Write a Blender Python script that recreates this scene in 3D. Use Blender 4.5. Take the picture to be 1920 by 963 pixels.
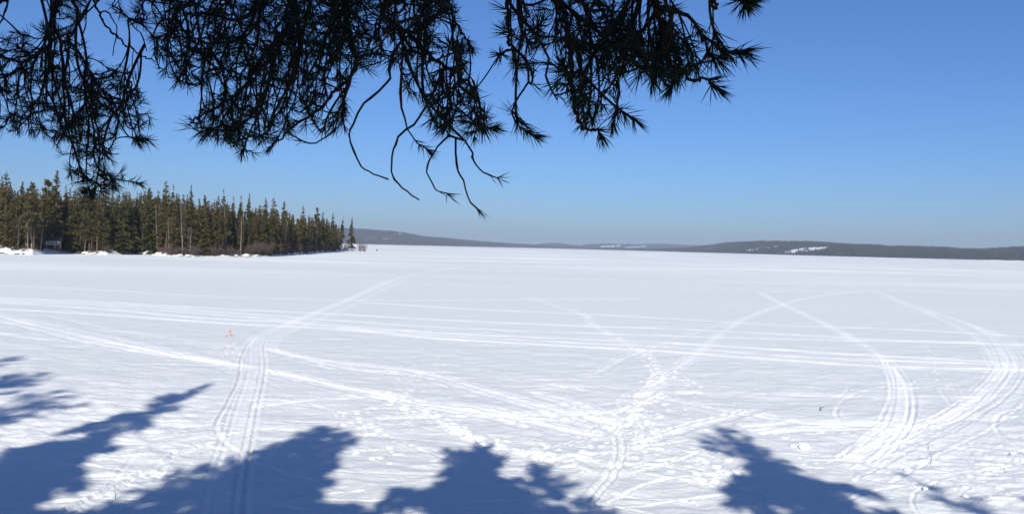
import bpy, math, random
import numpy as np
from mathutils import Matrix, Vector

C = bpy.context.scene.collection
for o in list(bpy.data.objects):
    bpy.data.objects.remove(o)
random.seed(4)
R = math.radians

# ------------------------------------------------------------------ camera
W, H, F = 1920.0, 963.0, 1566.0
CAMZ = 6.0
PITCH, ROLL = 0.01213, 0.0241
CAM = np.array([0.0, 0.0, CAMZ])
fwd = np.array([0, math.cos(PITCH), -math.sin(PITCH)])
up0 = np.array([0, math.sin(PITCH), math.cos(PITCH)])
rt0 = np.array([1.0, 0, 0])
rt = rt0 * math.cos(ROLL) + up0 * math.sin(ROLL)
up = -rt0 * math.sin(ROLL) + up0 * math.cos(ROLL)
cam_d = bpy.data.cameras.new("camera")
cam = bpy.data.objects.new("camera", cam_d)
C.objects.link(cam)
cam_d.sensor_width = 36.0
cam_d.lens = 36.0 * F / W
cam_d.clip_start = 0.05
cam_d.clip_end = 60000
cam.matrix_world = Matrix(((rt[0], up[0], -fwd[0], CAM[0]), (rt[1], up[1], -fwd[1], CAM[1]),
                           (rt[2], up[2], -fwd[2], CAM[2]), (0, 0, 0, 1)))
bpy.context.scene.camera = cam
sc = bpy.context.scene
sc.render.resolution_x, sc.render.resolution_y = 1024, 513

# ------------------------------------------------------------------ sky and sun
SUN_EL = R(32)
world = bpy.data.worlds.new("World")
sc.world = world
world.use_nodes = True
wn = world.node_tree
wn.nodes.clear()
sky = wn.nodes.new('ShaderNodeTexSky')
sky.sky_type = 'NISHITA'
sky.sun_disc = False
sky.sun_elevation = SUN_EL
sky.sun_rotation = R(180)
sky.altitude = 0
sky.air_density = 1.0
sky.dust_density = 0.7
sky.ozone_density = 10.0
bg = wn.nodes.new('ShaderNodeBackground')
bg.inputs['Strength'].default_value = 0.096
wo = wn.nodes.new('ShaderNodeOutputWorld')
tint = wn.nodes.new('ShaderNodeMix')
tint.data_type = 'RGBA'
tint.blend_type = 'MULTIPLY'
tint.inputs['Factor'].default_value = 1.0
tint.inputs['B'].default_value = (0.87, 0.915, 1.05, 1)
wn.links.new(sky.outputs[0], tint.inputs['A'])
wn.links.new(tint.outputs['Result'], bg.inputs[0])
wn.links.new(bg.outputs[0], wo.inputs[0])
sd = bpy.data.lights.new("sun", 'SUN')
sd.energy = 5.0
sd.angle = R(0.53)
sd.color = (1.0, 0.95, 0.83)
sun = bpy.data.objects.new("sun", sd)
C.objects.link(sun)
sun_dir = Vector((0.0, -math.cos(SUN_EL), math.sin(SUN_EL)))   # towards the sun, behind the camera
sun.rotation_euler = sun_dir.to_track_quat('Z', 'Y').to_euler()
sc.view_settings.view_transform = 'Standard'
sc.view_settings.look = 'None'
sc.view_settings.exposure = 0.15
sc.view_settings.gamma = 1.0

# ------------------------------------------------------------------ geometry helpers
def ray(px, py):
    d = fwd * F + rt * (px - W / 2) - up * (py - H / 2)
    return d / d[1]                       # scaled so that y = 1

def ground(px, py, z=0.0):
    d = ray(px, py)
    t = (z - CAMZ) / d[2]
    return CAM + d * t

def atdist(px, py, y):
    return CAM + ray(px, py) * y

def project(P):
    q = P - CAM
    zf = q @ fwd
    return W / 2 + F * (q @ rt) / zf, H / 2 - F * (q @ up) / zf

def hor(px):
    return 462.5 + (px - 960) * 0.0241

def mesh_obj(name, V, faces, mat, parent=None, attrs=None, smooth=False):
    me = bpy.data.meshes.new(name)
    V = np.asarray(V, dtype=np.float32)
    me.vertices.add(len(V))
    me.vertices.foreach_set('co', V.ravel())
    if not isinstance(faces, list):
        faces = [faces]
    faces = [np.asarray(f, dtype=np.int32) for f in faces if len(f)]
    nl = sum(f.size for f in faces)
    nf = sum(len(f) for f in faces)
    me.loops.add(nl)
    me.loops.foreach_set('vertex_index', np.concatenate([f.ravel() for f in faces]))
    me.polygons.add(nf)
    tot = np.concatenate([np.full(len(f), f.shape[1], dtype=np.int32) for f in faces])
    st = np.concatenate([[0], np.cumsum(tot)[:-1]]).astype(np.int32)
    me.polygons.foreach_set('loop_start', st)
    if attrs:
        for k, a in attrs.items():
            at = me.attributes.new(k, 'FLOAT', 'POINT')
            at.data.foreach_set('value', np.asarray(a, dtype=np.float32))
    me.update(calc_edges=True)
    me.validate()
    if smooth:
        me.polygons.foreach_set('use_smooth', np.ones(len(me.polygons), dtype=bool))
    if mat:
        me.materials.append(mat)
    o = bpy.data.objects.new(name, me)
    C.objects.link(o)
    if parent:
        o.parent = parent
    return o

def tag(o, label=None, cat=None, group=None, kind=None):
    if label: o['label'] = label
    if cat: o['category'] = cat
    if group: o['group'] = group
    if kind: o['kind'] = kind
    return o

def empty(name, loc, rz=0.0):
    o = bpy.data.objects.new(name, None)
    o.empty_display_size = 0.2
    C.objects.link(o)
    o.location = loc
    o.rotation_euler = (0, 0, rz)
    return o

def copy_tree(o, parent=None):
    c = o.copy()
    C.objects.link(c)
    c.parent = parent
    for ch in list(o.children):
        copy_tree(ch, c)
    return c

def tube(P, rad, n=6, cap=True):
    """closed tapered tube along points P"""
    P = np.asarray(P, float)
    rad = np.broadcast_to(np.asarray(rad, float), (len(P),))
    T = np.gradient(P, axis=0)
    T /= np.linalg.norm(T, axis=1)[:, None] + 1e-9
    ref = np.array([0.31, 0.17, 0.93]) if abs(T[0] @ np.array([0.31, 0.17, 0.93])) < 0.9 else np.array([1.0, 0, 0])
    A = np.cross(T, ref)
    A /= np.linalg.norm(A, axis=1)[:, None] + 1e-9
    B = np.cross(T, A)
    an = np.arange(n) * 2 * math.pi / n
    V = (P[:, None, :] + rad[:, None, None] * (np.cos(an)[None, :, None] * A[:, None, :] + np.sin(an)[None, :, None] * B[:, None, :])).reshape(-1, 3)
    i = np.arange(len(P) - 1)[:, None] * n
    j = np.arange(n)[None, :]
    k = (j + 1) % n
    Fq = np.stack([i + j, i + k, i + k + n, i + j + n], axis=-1).reshape(-1, 4)
    if cap:
        V = np.vstack([V, P[:1], P[-1:]])
        c0, c1 = len(V) - 2, len(V) - 1
        jj = np.arange(n); kk = (jj + 1) % n; b = (len(P) - 1) * n
        Q = np.vstack([np.stack([np.full(n, c0), kk, jj], 1), np.stack([np.full(n, c1), b + jj, b + kk], 1)])
    else:
        Q = np.zeros((0, 3), int)
    return V, Fq, Q

class MB:
    """collects pieces into one mesh"""
    def __init__(s):
        s.V = []; s.q = []; s.t = []; s.n = 0
    def add(s, V, q=None, t=None):
        s.V.append(np.asarray(V, float))
        if q is not None and len(q): s.q.append(np.asarray(q) + s.n)
        if t is not None and len(t): s.t.append(np.asarray(t) + s.n)
        s.n += len(V)
    def tube(s, P, r, n=6):
        s.add(*tube(P, r, n))
    def box(s, c, d, rz=0.0):
        c = np.array(c, float); d = np.array(d, float) / 2
        v = np.array([[x, y, z] for z in (-1, 1) for y in (-1, 1) for x in (-1, 1)], float) * d
        ca, sa = math.cos(rz), math.sin(rz)
        v = np.stack([v[:, 0] * ca - v[:, 1] * sa, v[:, 0] * sa + v[:, 1] * ca, v[:, 2]], 1) + c
        s.add(v, [[0, 2, 3, 1], [4, 5, 7, 6], [0, 1, 5, 4], [2, 6, 7, 3], [0, 4, 6, 2], [1, 3, 7, 5]])
    def build(s, name, mat, parent=None, smooth=False, attrs=None):
        V = np.vstack(s.V)
        fs = []
        if s.q: fs.append(np.vstack(s.q))
        if s.t: fs.append(np.vstack(s.t))
        return mesh_obj(name, V, fs, mat, parent, attrs, smooth)

_perm = np.random.RandomState(11).permutation(4096)
def _h(ix, iy):
    return _perm[(ix + _perm[iy & 4095]) & 4095] / 4095.0
def vnoise(x, y):
    ix = np.floor(x).astype(np.int64); iy = np.floor(y).astype(np.int64)
    fx = x - ix; fy = y - iy
    fx = fx * fx * fx * (fx * (fx * 6 - 15) + 10); fy = fy * fy * fy * (fy * (fy * 6 - 15) + 10)
    a = _h(ix, iy); b = _h(ix + 1, iy); c = _h(ix, iy + 1); d = _h(ix + 1, iy + 1)
    return (a * (1 - fx) + b * fx) * (1 - fy) + (c * (1 - fx) + d * fx) * fy - 0.5
def fbm(x, y, oct=4):
    v = 0; a = 1.0
    ca, sa = math.cos(0.6), math.sin(0.6)
    for k in range(oct):
        v = v + a * vnoise(x + 17.3 * k, y - 9.1 * k)
        x, y = (x * ca - y * sa) * 2.03, (x * sa + y * ca) * 2.03
        a *= 0.5
    return v

def in_poly(px, py, poly):
    px = np.asarray(px); py = np.asarray(py)
    r = np.zeros(px.shape, bool)
    n = len(poly)
    for i in range(n):
        x0, y0 = poly[i]; x1, y1 = poly[(i + 1) % n]
        c = ((y0 > py) != (y1 > py)) & (px < (x1 - x0) * (py - y0) / (y1 - y0 + 1e-12) + x0)
        r ^= c
    return r

# ------------------------------------------------------------------ materials
def mat_basic(name, c1, c2, scale=4.0, rough=0.8, detail=4, rand=0.0, bump=0.0, spec=0.3, stretch=None, bscale=None):
    m = bpy.data.materials.new(name)
    m.use_nodes = True
    nt = m.node_tree; N = nt.nodes; L = nt.links
    b = N['Principled BSDF']
    b.inputs['Roughness'].default_value = rough
    b.inputs['Specular IOR Level'].default_value = spec
    tc = N.new('ShaderNodeTexCoord')
    mp = N.new('ShaderNodeMapping')
    if stretch: mp.inputs['Scale'].default_value = stretch
    L.new(tc.outputs['Object'], mp.inputs[0])
    no = N.new('ShaderNodeTexNoise')
    no.inputs['Scale'].default_value = scale
    no.inputs['Detail'].default_value = detail
    L.new(mp.outputs[0], no.inputs['Vector'])
    rp = N.new('ShaderNodeValToRGB')
    rp.color_ramp.elements[0].position = 0.35; rp.color_ramp.elements[1].position = 0.65
    rp.color_ramp.elements[0].color = (*c1, 1); rp.color_ramp.elements[1].color = (*c2, 1)
    L.new(no.outputs['Fac'], rp.inputs[0])
    out = rp.outputs[0]
    if rand > 0:
        oi = N.new('ShaderNodeObjectInfo')
        hs = N.new('ShaderNodeHueSaturation')
        mr = N.new('ShaderNodeMapRange')
        mr.inputs['To Min'].default_value = 1 - rand; mr.inputs['To Max'].default_value = 1 + rand
        L.new(oi.outputs['Random'], mr.inputs[0])
        L.new(mr.outputs[0], hs.inputs['Value'])
        m2 = N.new('ShaderNodeMapRange')
        m2.inputs['To Min'].default_value = 0.515; m2.inputs['To Max'].default_value = 0.475
        L.new(oi.outputs['Random'], m2.inputs[0])
        L.new(m2.outputs[0], hs.inputs['Hue'])
        L.new(out, hs.inputs['Color'])
        out = hs.outputs[0]
    L.new(out, b.inputs['Base Color'])
    if bump > 0:
        bn = N.new('ShaderNodeBump'); bn.inputs['Strength'].default_value = 1.0; bn.inputs['Distance'].default_value = bump
        n2 = N.new('ShaderNodeTexNoise'); n2.inputs['Scale'].default_value = bscale or scale * 3; n2.inputs['Detail'].default_value = 5
        L.new(mp.outputs[0], n2.inputs['Vector'])
        L.new(n2.outputs['Fac'], bn.inputs['Height'])
        L.new(bn.outputs[0], b.inputs['Normal'])
    return m

def mat_snow(name, attr=None):
    m = bpy.data.materials.new(name)
    m.use_nodes = True
    nt = m.node_tree; N = nt.nodes; L = nt.links
    b = N['Principled BSDF']
    b.inputs['Roughness'].default_value = 0.65
    b.inputs['Specular IOR Level'].default_value = 0.15
    g = N.new('ShaderNodeNewGeometry')
    # broad wind-packed patches
    mp = N.new('ShaderNodeMapping'); mp.inputs['Scale'].default_value = (0.011, 0.03, 0.03)
    L.new(g.outputs['Position'], mp.inputs[0])
    n1 = N.new('ShaderNodeTexNoise'); n1.inputs['Scale'].default_value = 1.0; n1.inputs['Detail'].default_value = 7; n1.inputs['Roughness'].default_value = 0.62
    L.new(mp.outputs[0], n1.inputs['Vector'])
    n2 = N.new('ShaderNodeTexNoise'); n2.inputs['Scale'].default_value = 1.3; n2.inputs['Detail'].default_value = 6; n2.inputs['Roughness'].default_value = 0.65
    L.new(g.outputs['Position'], n2.inputs['Vector'])
    mx = N.new('ShaderNodeMix'); mx.data_type = 'RGBA'
    mx.inputs['A'].default_value = (0.70, 0.72, 0.72, 1)
    mx.inputs['B'].default_value = (0.755, 0.775, 0.77, 1)
    mr = N.new('ShaderNodeMapRange'); mr.inputs['From Min'].default_value = 0.36; mr.inputs['From Max'].default_value = 0.66
    ad = N.new('ShaderNodeMath'); ad.operation = 'MULTIPLY_ADD'; ad.inputs[1].default_value = 0.45
    L.new(n2.outputs['Fac'], ad.inputs[0])
    sb = N.new('ShaderNodeMath'); sb.operation = 'MULTIPLY_ADD'; sb.inputs[1].default_value = 0.75; sb.inputs[2].default_value = -0.1
    L.new(n1.outputs['Fac'], sb.inputs[0])
    L.new(sb.outputs[0], ad.inputs[2])
    L.new(ad.outputs[0], mr.inputs[0])
    L.new(mr.outputs[0], mx.inputs['Factor'])
    col = mx.outputs['Result']
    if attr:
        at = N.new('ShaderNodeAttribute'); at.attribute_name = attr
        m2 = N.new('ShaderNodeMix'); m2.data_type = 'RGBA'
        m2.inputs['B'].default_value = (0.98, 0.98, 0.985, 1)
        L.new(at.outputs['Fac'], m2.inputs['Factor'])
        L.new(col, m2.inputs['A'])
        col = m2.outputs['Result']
    L.new(col, b.inputs['Base Color'])
    n3 = N.new('ShaderNodeTexNoise'); n3.inputs['Scale'].default_value = 7.0; n3.inputs['Detail'].default_value = 6; n3.inputs['Roughness'].default_value = 0.6
    L.new(g.outputs['Position'], n3.inputs['Vector'])
    bn = N.new('ShaderNodeBump'); bn.inputs['Strength'].default_value = 0.9; bn.inputs['Distance'].default_value = 0.035
    L.new(n3.outputs['Fac'], bn.inputs['Height'])
    L.new(bn.outputs[0], b.inputs['Normal'])
    return m

M = {}
M['snow'] = mat_snow('lake_snow', 'track')
M['bank_snow'] = mat_snow('bank_snow')
M['bark'] = mat_basic('spruce_bark', (0.10, 0.075, 0.055), (0.19, 0.145, 0.11), 3.0, rand=0.2, stretch=(3, 3, 0.6))
M['pine_bark'] = mat_basic('pine_bark', (0.09, 0.065, 0.05), (0.17, 0.115, 0.08), 2.0, rand=0.15, stretch=(3, 3, 0.6))
M['birch_bark'] = mat_basic('birch_bark', (0.20, 0.17, 0.145), (0.40, 0.36, 0.31), 2.5, rand=0.15, stretch=(1, 1, 2.0))
M['spruce_leaf'] = mat_basic('spruce_needles', (0.028, 0.026, 0.008), (0.098, 0.083, 0.024), 0.55, rand=0.28, spec=0.2)
M['pine_leaf'] = mat_basic('pine_needles', (0.030, 0.030, 0.010), (0.095, 0.082, 0.027), 0.6, rand=0.25, spec=0.2)
M['twig_brown'] = mat_basic('bare_twigs', (0.085, 0.060, 0.055), (0.15, 0.11, 0.095), 1.2, rand=0.25)
M['needle'] = mat_basic('near_needles', (0.018, 0.036, 0.022), (0.034, 0.056, 0.032), 9.0, rough=0.6, spec=0.12)
M['limb'] = mat_basic('near_bark', (0.035, 0.024, 0.020), (0.070, 0.045, 0.034), 40.0, rough=0.9, bump=0.002, bscale=160)
M['rock'] = mat_basic('shore_rock', (0.07, 0.06, 0.055), (0.16, 0.14, 0.12), 1.2, bump=0.05)
M['dead'] = mat_basic('dead_wood', (0.05, 0.045, 0.045), (0.09, 0.08, 0.075), 2.0)

# ------------------------------------------------------------------ ground sheet: bank, lake ice, tracks
def grid_rows():
    ys = [-150, -110, -80, -60, -45, -35] + list(np.arange(-28, 14, 1.0))
    s = 0.62 * 1.875                    # row step in photo pixels
    d = CAMZ * F / 14.0
    while d > 3.0:
        ys.append(CAMZ * F / d)
        st = s * 0.72 if 75 < d < 250 else (s if d > 60 else s * 0.8)
        d -= st if d > 8 else 0.5
    for y in (4200, 6000, 9000, 14000, 22000, 34000):
        ys.append(y)
    return np.array(ys)
ys = grid_rows()
us = np.concatenate([-np.array([6, 3.4, 2.2, 1.6, 1.25, 1.0, 0.85, 0.76]), np.linspace(-0.70, 0.70, 881), np.array([0.76, 0.85, 1.0, 1.25, 1.6, 2.2, 3.4, 6])])
wy = np.maximum(ys, 14.0)
GY = np.repeat(ys[:, None], len(us), 1)
GX = wy[:, None] * us[None, :]
NR, NC = GX.shape
dyrow = np.gradient(ys)[:, None]

def bank_z(x, y):
    s = np.clip((13.5 + 1.2 * np.sin(x * 0.13) - y) / 11.0, 0, 1)
    s = s * s * (3 - 2 * s)
    back = np.clip((-y - 4) / 60.0, 0, 1)
    return 4.4 * s + 4.0 * back

GZ = bank_z(GX, GY)
TR = np.zeros_like(GX)
near = np.clip(1.15 - dyrow / 0.9, 0, 1) * np.ones_like(GX)
# wind ripples and melt relief
GZ += near * 0.065 * fbm(GX * 0.55 + 3, GY * 0.8, 3)
GZ += np.clip(1 - dyrow / 0.3, 0, 1) * 0.055 * fbm(GX * 1.3, GY * 2.6 + 9, 3)
# lumpy, trodden corner at lower right and lower left
lump = np.clip((GX - 7.5) / 5, 0, 1) * np.clip((33 - GY) / 9, 0, 1) * np.clip((GY - 9) / 5, 0, 1)
GZ += lump * 0.09 * fbm(GX * 1.0, GY * 1.5 + 40, 4)
lump2 = np.clip((-GX - 7.0) / 5, 0, 1) * np.clip((38 - GY) / 10, 0, 1) * np.clip((GY - 9) / 5, 0, 1)
GZ += lump2 * 0.12 * fbm(GX * 0.8 + 7, GY * 1.6 + 40, 4)
TR += 0.22 * lump + 0.25 * lump2

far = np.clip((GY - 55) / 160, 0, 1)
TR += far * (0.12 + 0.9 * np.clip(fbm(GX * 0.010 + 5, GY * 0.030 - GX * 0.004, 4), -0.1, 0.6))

def cr(P, n):
    """resample a polyline smoothly (Catmull-Rom)"""
    P = np.asarray(P, float)
    if len(P) < 3:
        t = np.linspace(0, 1, n)[:, None]
        return P[0] * (1 - t) + P[-1] * t
    Q = np.vstack([2 * P[0] - P[1], P, 2 * P[-1] - P[-2]])
    out = []
    m = len(P) - 1
    for i in range(m):
        p0, p1, p2, p3 = Q[i:i + 4]
        k = max(2, n // m)
        t = np.linspace(0, 1, k, endpoint=(i == m - 1))[:, None]
        out.append(0.5 * ((2 * p1) + (-p0 + p2) * t + (2 * p0 - 5 * p1 + 4 * p2 - p3) * t ** 2 + (-p0 + 3 * p1 - 3 * p2 + p3) * t ** 3))
    return np.vstack(out)

def slab(x0, x1, y0, y1):
    i0 = max(0, np.searchsorted(ys, y0) - 1); i1 = min(NR, np.searchsorted(ys, y1) + 2)
    w0 = wy[i0]; w1 = wy[min(i1, NR - 1)]
    ua = min(x0 / w0, x0 / w1); ub = max(x1 / w0, x1 / w1)
    j0 = max(0, np.searchsorted(us, ua) - 1); j1 = min(NC, np.searchsorted(us, ub) + 2)
    return i0, i1, j0, j1

rng = np.random.RandomState(5)
def stroke(P, w, amp, depth, soft=1.0, fade=0.0):
    """a groove of pressed, brighter snow: P ground polyline (x,y), w half width"""
    P = np.asarray(P)[:, :2]
    i0, i1, j0, j1 = slab(P[:, 0].min() - 2 * w - 1, P[:, 0].max() + 2 * w + 1, P[:, 1].min() - 3 * w - 2, P[:, 1].max() + 3 * w + 2)
    if i1 <= i0 or j1 <= j0: return
    A = np.zeros((NR, NC), np.float32) if False else None
    best = np.full((i1 - i0, j1 - j0), 1e9)
    tdx = np.zeros_like(best)
    n = len(P) - 1
    for k in range(n):
        a, b = P[k], P[k + 1]
        m = 3 * w + 1.5 + a[1] * 0.02
        a0, a1, b0, b1 = slab(min(a[0], b[0]) - m, max(a[0], b[0]) + m, min(a[1], b[1]) - m, max(a[1], b[1]) + m)
        a0 = max(a0, i0); a1 = min(a1, i1); b0 = max(b0, j0); b1 = min(b1, j1)
        if a1 <= a0 or b1 <= b0: continue
        X = GX[a0:a1, b0:b1]; Y = GY[a0:a1, b0:b1]
        d = b - a; L2 = d @ d + 1e-9
        t = np.clip(((X - a[0]) * d[0] + (Y - a[1]) * d[1]) / L2, 0, 1)
        dx = X - a[0] - t * d[0]; dy = Y - a[1] - t * d[1]
        # distance, forgiving along y where rows are far apart
        sp = np.maximum(dyrow[a0:a1], 0.01)
        dd = np.sqrt(dx * dx + dy * dy)
        cur = best[a0 - i0:a1 - i0, b0 - j0:b1 - j0]
        msk = dd < cur
        cur[msk] = dd[msk]
        tdx[a0 - i0:a1 - i0, b0 - j0:b1 - j0][msk] = abs(d[0]) / math.sqrt(L2)
    sp = dyrow[i0:i1]
    we = np.sqrt(w * w + (0.42 * sp * tdx) ** 2 + (0.0009 * GY[i0:i1, j0:j1]) ** 2)
    g = np.exp(-(best / we) ** 2) * (w / we) ** 0.4
    brk = 1.0
    if fade > 0:
        brk = np.clip(0.9 + fade * 2.2 * fbm(GX[i0:i1, j0:j1] * 0.35, GY[i0:i1, j0:j1] * 0.35, 3), 0.1, 1.5)
    TR[i0:i1, j0:j1] += amp * g * brk
    nr = np.clip(1 - sp / 0.5, 0, 1)
    rim = np.exp(-((best - 1.7 * we) / (0.6 * we)) ** 2)
    GZ[i0:i1, j0:j1] += nr * (-depth * np.exp(-(best / we) ** 4) + 0.45 * depth * rim)

def G(pts, n=40):
    g = np.array([ground(x, y)[:2] for x, y in pts])
    return cr(g, n)

def offset(P, o):
    T = np.gradient(P, axis=0); T /= np.linalg.norm(T, axis=1)[:, None] + 1e-9
    return P + np.stack([-T[:, 1], T[:, 0]], 1) * o

def sled(pts, amp=0.5, depth=0.05, gauge=0.48, belt=0.25):
    """snowmobile trail: belt in the middle, one ski rut each side"""
    P = G(pts, 60) if not isinstance(pts, np.ndarray) else pts
    stroke(P, belt * 0.8, amp, depth * 0.4, fade=0.3)
    for s in (-1, 1):
        stroke(offset(P, s * gauge * 0.85), 0.05, amp * 0.4, depth * 0.6, fade=0.3)

def foot(px, py, ang=None, s=1.0, raw=None):
    c = ground(px, py)[:2] if raw is None else np.array(raw)
    a = rng.rand() * math.pi if ang is None else ang
    l, w = 0.16 * s, 0.10 * s
    i0, i1, j0, j1 = slab(c[0] - 0.7, c[0] + 0.7, c[1] - 0.9, c[1] + 0.9)
    if i1 <= i0 or j1 <= j0: return
    X = GX[i0:i1, j0:j1] - c[0]; Y = GY[i0:i1, j0:j1] - c[1]
    U = X * math.cos(a) + Y * math.sin(a); V = -X * math.sin(a) + Y * math.cos(a)
    sp = dyrow[i0:i1]
    we = np.sqrt(w * w + (0.35 * sp) ** 2); le = np.sqrt(l * l + (0.35 * sp) ** 2)
    q = (U / le) ** 2 + (V / we) ** 2
    nr = np.clip(1 - sp / 0.7, 0, 1)
    GZ[i0:i1, j0:j1] += nr * s * (-0.06 * np.exp(-q * q) + 0.025 * np.exp(-((np.sqrt(q) - 1.5) / 0.4) ** 2))
    TR[i0:i1, j0:j1] += 0.6 * s * (w / we) ** 0.7 * (l / le) ** 0.6 * np.exp(-(q / 1.35) ** 1.0)

def footpath(pts, step=0.33, side=0.17, jit=0.07, s=1.0):
    P = G(pts, 240)
    L = np.concatenate([[0], np.cumsum(np.linalg.norm(np.diff(P, axis=0), axis=1))])
    n = max(2, int(L[-1] / step))
    k = 0
    for l in np.linspace(0, L[-1], n):
        x = np.interp(l, L, P[:, 0]); y = np.interp(l, L, P[:, 1])
        x2 = np.interp(l + 0.2, L, P[:, 0]); y2 = np.interp(l + 0.2, L, P[:, 1])
        a = math.atan2(y2 - y, x2 - x)
        sd_ = side if k % 2 else -side
        foot(0, 0, a + rng.randn() * 0.2, s * (0.85 + 0.3 * rng.rand()), raw=(x - math.sin(a) * sd_ + rng.randn() * jit, y + math.cos(a) * sd_ + rng.randn() * jit))
        k += 1

# --- long trails that cross the lake from side to side
long_trails = [
    ([(-80, 529), (0, 534), (183, 543), (385, 555), (640, 562), (900, 562), (1200, 560)], 0.26),
    ([(688, 567), (880, 579), (1063, 587), (1280, 598), (1472, 610), (1665, 616), (1990, 634)], 0.45),
    ([(-80, 553), (0, 558), (192, 566), (385, 577), (640, 589), (832, 599.5), (1073, 610), (1280, 617), (1520, 629), (1713, 639), (1990, 649)], 0.55),
    ([(-80, 555), (0, 561), (240, 572), (433, 586), (640, 601), (784, 611), (977, 620), (1280, 630), (1472, 635), (1665, 639), (1857, 642)], 0.42),
    ([(-80, 562), (0, 567), (192, 579), (385, 596), (529, 603), (640, 611), (832, 624), (1073, 635), (1280, 644), (1472, 656), (1665, 668), (1857, 677)], 0.6),
    ([(-80, 575), (0, 579), (192, 589), (413, 605), (640, 617), (832, 635), (1073, 649), (1280, 661), (1472, 675), (1665, 687), (1990, 694)], 0.75),
    ([(640, 614), (832, 629), (1073, 642), (1280, 652), (1472, 667), (1665, 676), (1900, 683)], 0.35),
    ([(-80, 558), (0, 564), (192, 573), (413, 590), (560, 602)], 0.4),
]
for pts, a in long_trails:
    P = G(pts, 80)
    stroke(P, 0.26, a * 1.7 + 0.3, 0.05, fade=0.2)
    stroke(offset(P, 0.75), 0.09, a * 0.45, 0.03)
    stroke(offset(P, -0.75), 0.09, a * 0.45, 0.03)
lower_left = [
    ([(-60, 580), (0, 594), (120, 623), (240, 649), (361, 673), (461, 687)], 0.8),
    ([(-60, 594), (0, 602), (120, 632), (240, 656), (337, 670), (440, 684)], 0.55),
    ([(-60, 575), (48, 600), (192, 630), (337, 663), (423, 681)], 0.4),
    ([(0, 625), (96, 638), (216, 644), (288, 658), (380, 672)], 0.35),
    ([(86, 591), (192, 615), (288, 630), (433, 649)], 0.25),
    ([(500, 652), (553, 666), (640, 680), (784, 697), (880, 723), (1025, 764), (1169, 798)], 0.65),
    ([(500, 656), (560, 671), (650, 690), (784, 706), (890, 733), (1010, 770), (1100, 800)], 0.38),
    ([(500, 695), (577, 711), (640, 726), (712, 738), (784, 755), (928, 776), (1049, 803), (1121, 817)], 0.75),
    ([(505, 700), (600, 722), (712, 744), (784, 762), (900, 778), (980, 800)], 0.35),
    ([(784, 750), (900, 765), (980, 782), (1060, 790)], 0.45),
    ([(1005, 736), (1049, 745), (1097, 762), (1150, 793)], 0.6),
    ([(1010, 742), (1060, 760), (1120, 790), (1160, 815)], 0.45),
    ([(953, 724), (1073, 724), (1280, 728)], 0.35),
    ([(1030, 720), (1150, 740), (1250, 745)], 0.25),
    ([(717, 784), (880, 779), (1073, 776), (1200, 770)], 0.4),
    ([(481, 762), (560, 752), (640, 746), (760, 742)], 0.3),
    ([(1280, 736), (1472, 740), (1617, 743), (1761, 744), (1830, 744)], 0.5),
    ([(1200, 738), (1330, 765), (1500, 790), (1660, 792)], 0.3),
    ([(1400, 800), (1500, 793), (1640, 796), (1700, 797)], 0.4),
    ([(1420, 812), (1520, 806), (1680, 806)], 0.3),
    ([(1210, 830), (1300, 800), (1420, 770)], 0.25),
    ([(1120, 700), (1200, 660), (1350, 610), (1470, 572)], 0.16),
    ([(700, 495), (860, 490), (1100, 494), (1300, 499), (1500, 508)], 0.35),
    ([(760, 485), (1000, 491), (1200, 496), (1420, 502)], 0.2),
    ([(1000, 507), (1300, 517), (1600, 527), (1990, 548)], 0.22),
    ([(560, 505), (760, 500), (960, 507), (1200, 519), (1500, 533), (1990, 560)], 0.4),
    ([(300, 500), (600, 492), (800, 488), (1000, 485), (1250, 488), (1500, 497)], 0.4),
    ([(900, 520), (1150, 527), (1350, 538), (1560, 549)], 0.3),
    ([(-60, 512), (200, 515), (500, 520), (760, 528)], 0.3),
    ([(1330, 520), (1450, 545), (1420, 548)], 0.2),
    ([(1280, 545), (1500, 548), (1700, 545), (1990, 565)], 0.18),
]
for pts, a in lower_left:
    P = G(pts, 60)
    stroke(P, 0.22, a, 0.05, fade=0.35)
    stroke(offset(P, 0.42), 0.08, a * 0.4, 0.05)
# --- the snowmobile trail that climbs the bank at left
main = [(405, 990), (420, 900), (440, 830), (458, 760), (472, 715), (478, 680), (478, 648), (492, 632), (530, 613), (590, 586), (650, 562), (698, 540), (740, 523), (800, 510), (850, 501)]
P = G(main, 150)
for o_, w_, a_, d_ in ((0, 0.3, 0.22, 0.015), (-0.5, 0.045, -0.06, 0.05), (-0.28, 0.045, -0.04, 0.04), (-0.39, 0.05, 0.25, 0.0), (-0.64, 0.06, 0.3, -0.012), (0.25, 0.06, 0.25, 0.02), (0.45, 0.05, 0.15, 0.02)):
    stroke(offset(P, o_), w_, a_, d_)
P2 = G([(470, 655), (500, 628), (560, 604), (640, 572), (700, 545), (745, 525)], 80)
for o_ in (-0.9, 0.6):
    stroke(offset(P2, o_), 0.3, 0.3, 0.05, fade=0.3)
P3 = G([(250, 905), (290, 850), (337, 828), (400, 800), (430, 780)], 60)
for o_ in (-0.5, 0.5):
    stroke(offset(P3, o_), 0.07, -0.05, 0.02)
P4 = G([(404, 795), (432, 745), (449, 707), (452, 673), (464, 649), (481, 630), (529, 611)], 90)
stroke(P4, 0.05, -0.1, 0.08)
P5 = G([(120, 960), (240, 900), (330, 855), (395, 830)], 50)
stroke(P5, 0.10, 0.2, 0.08)
for px_, py_ in ((470, 636), (466, 640), (474, 633), (478, 629), (470, 645), (480, 652), (488, 650), (465, 648)):
    foot(px_, py_)
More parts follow.
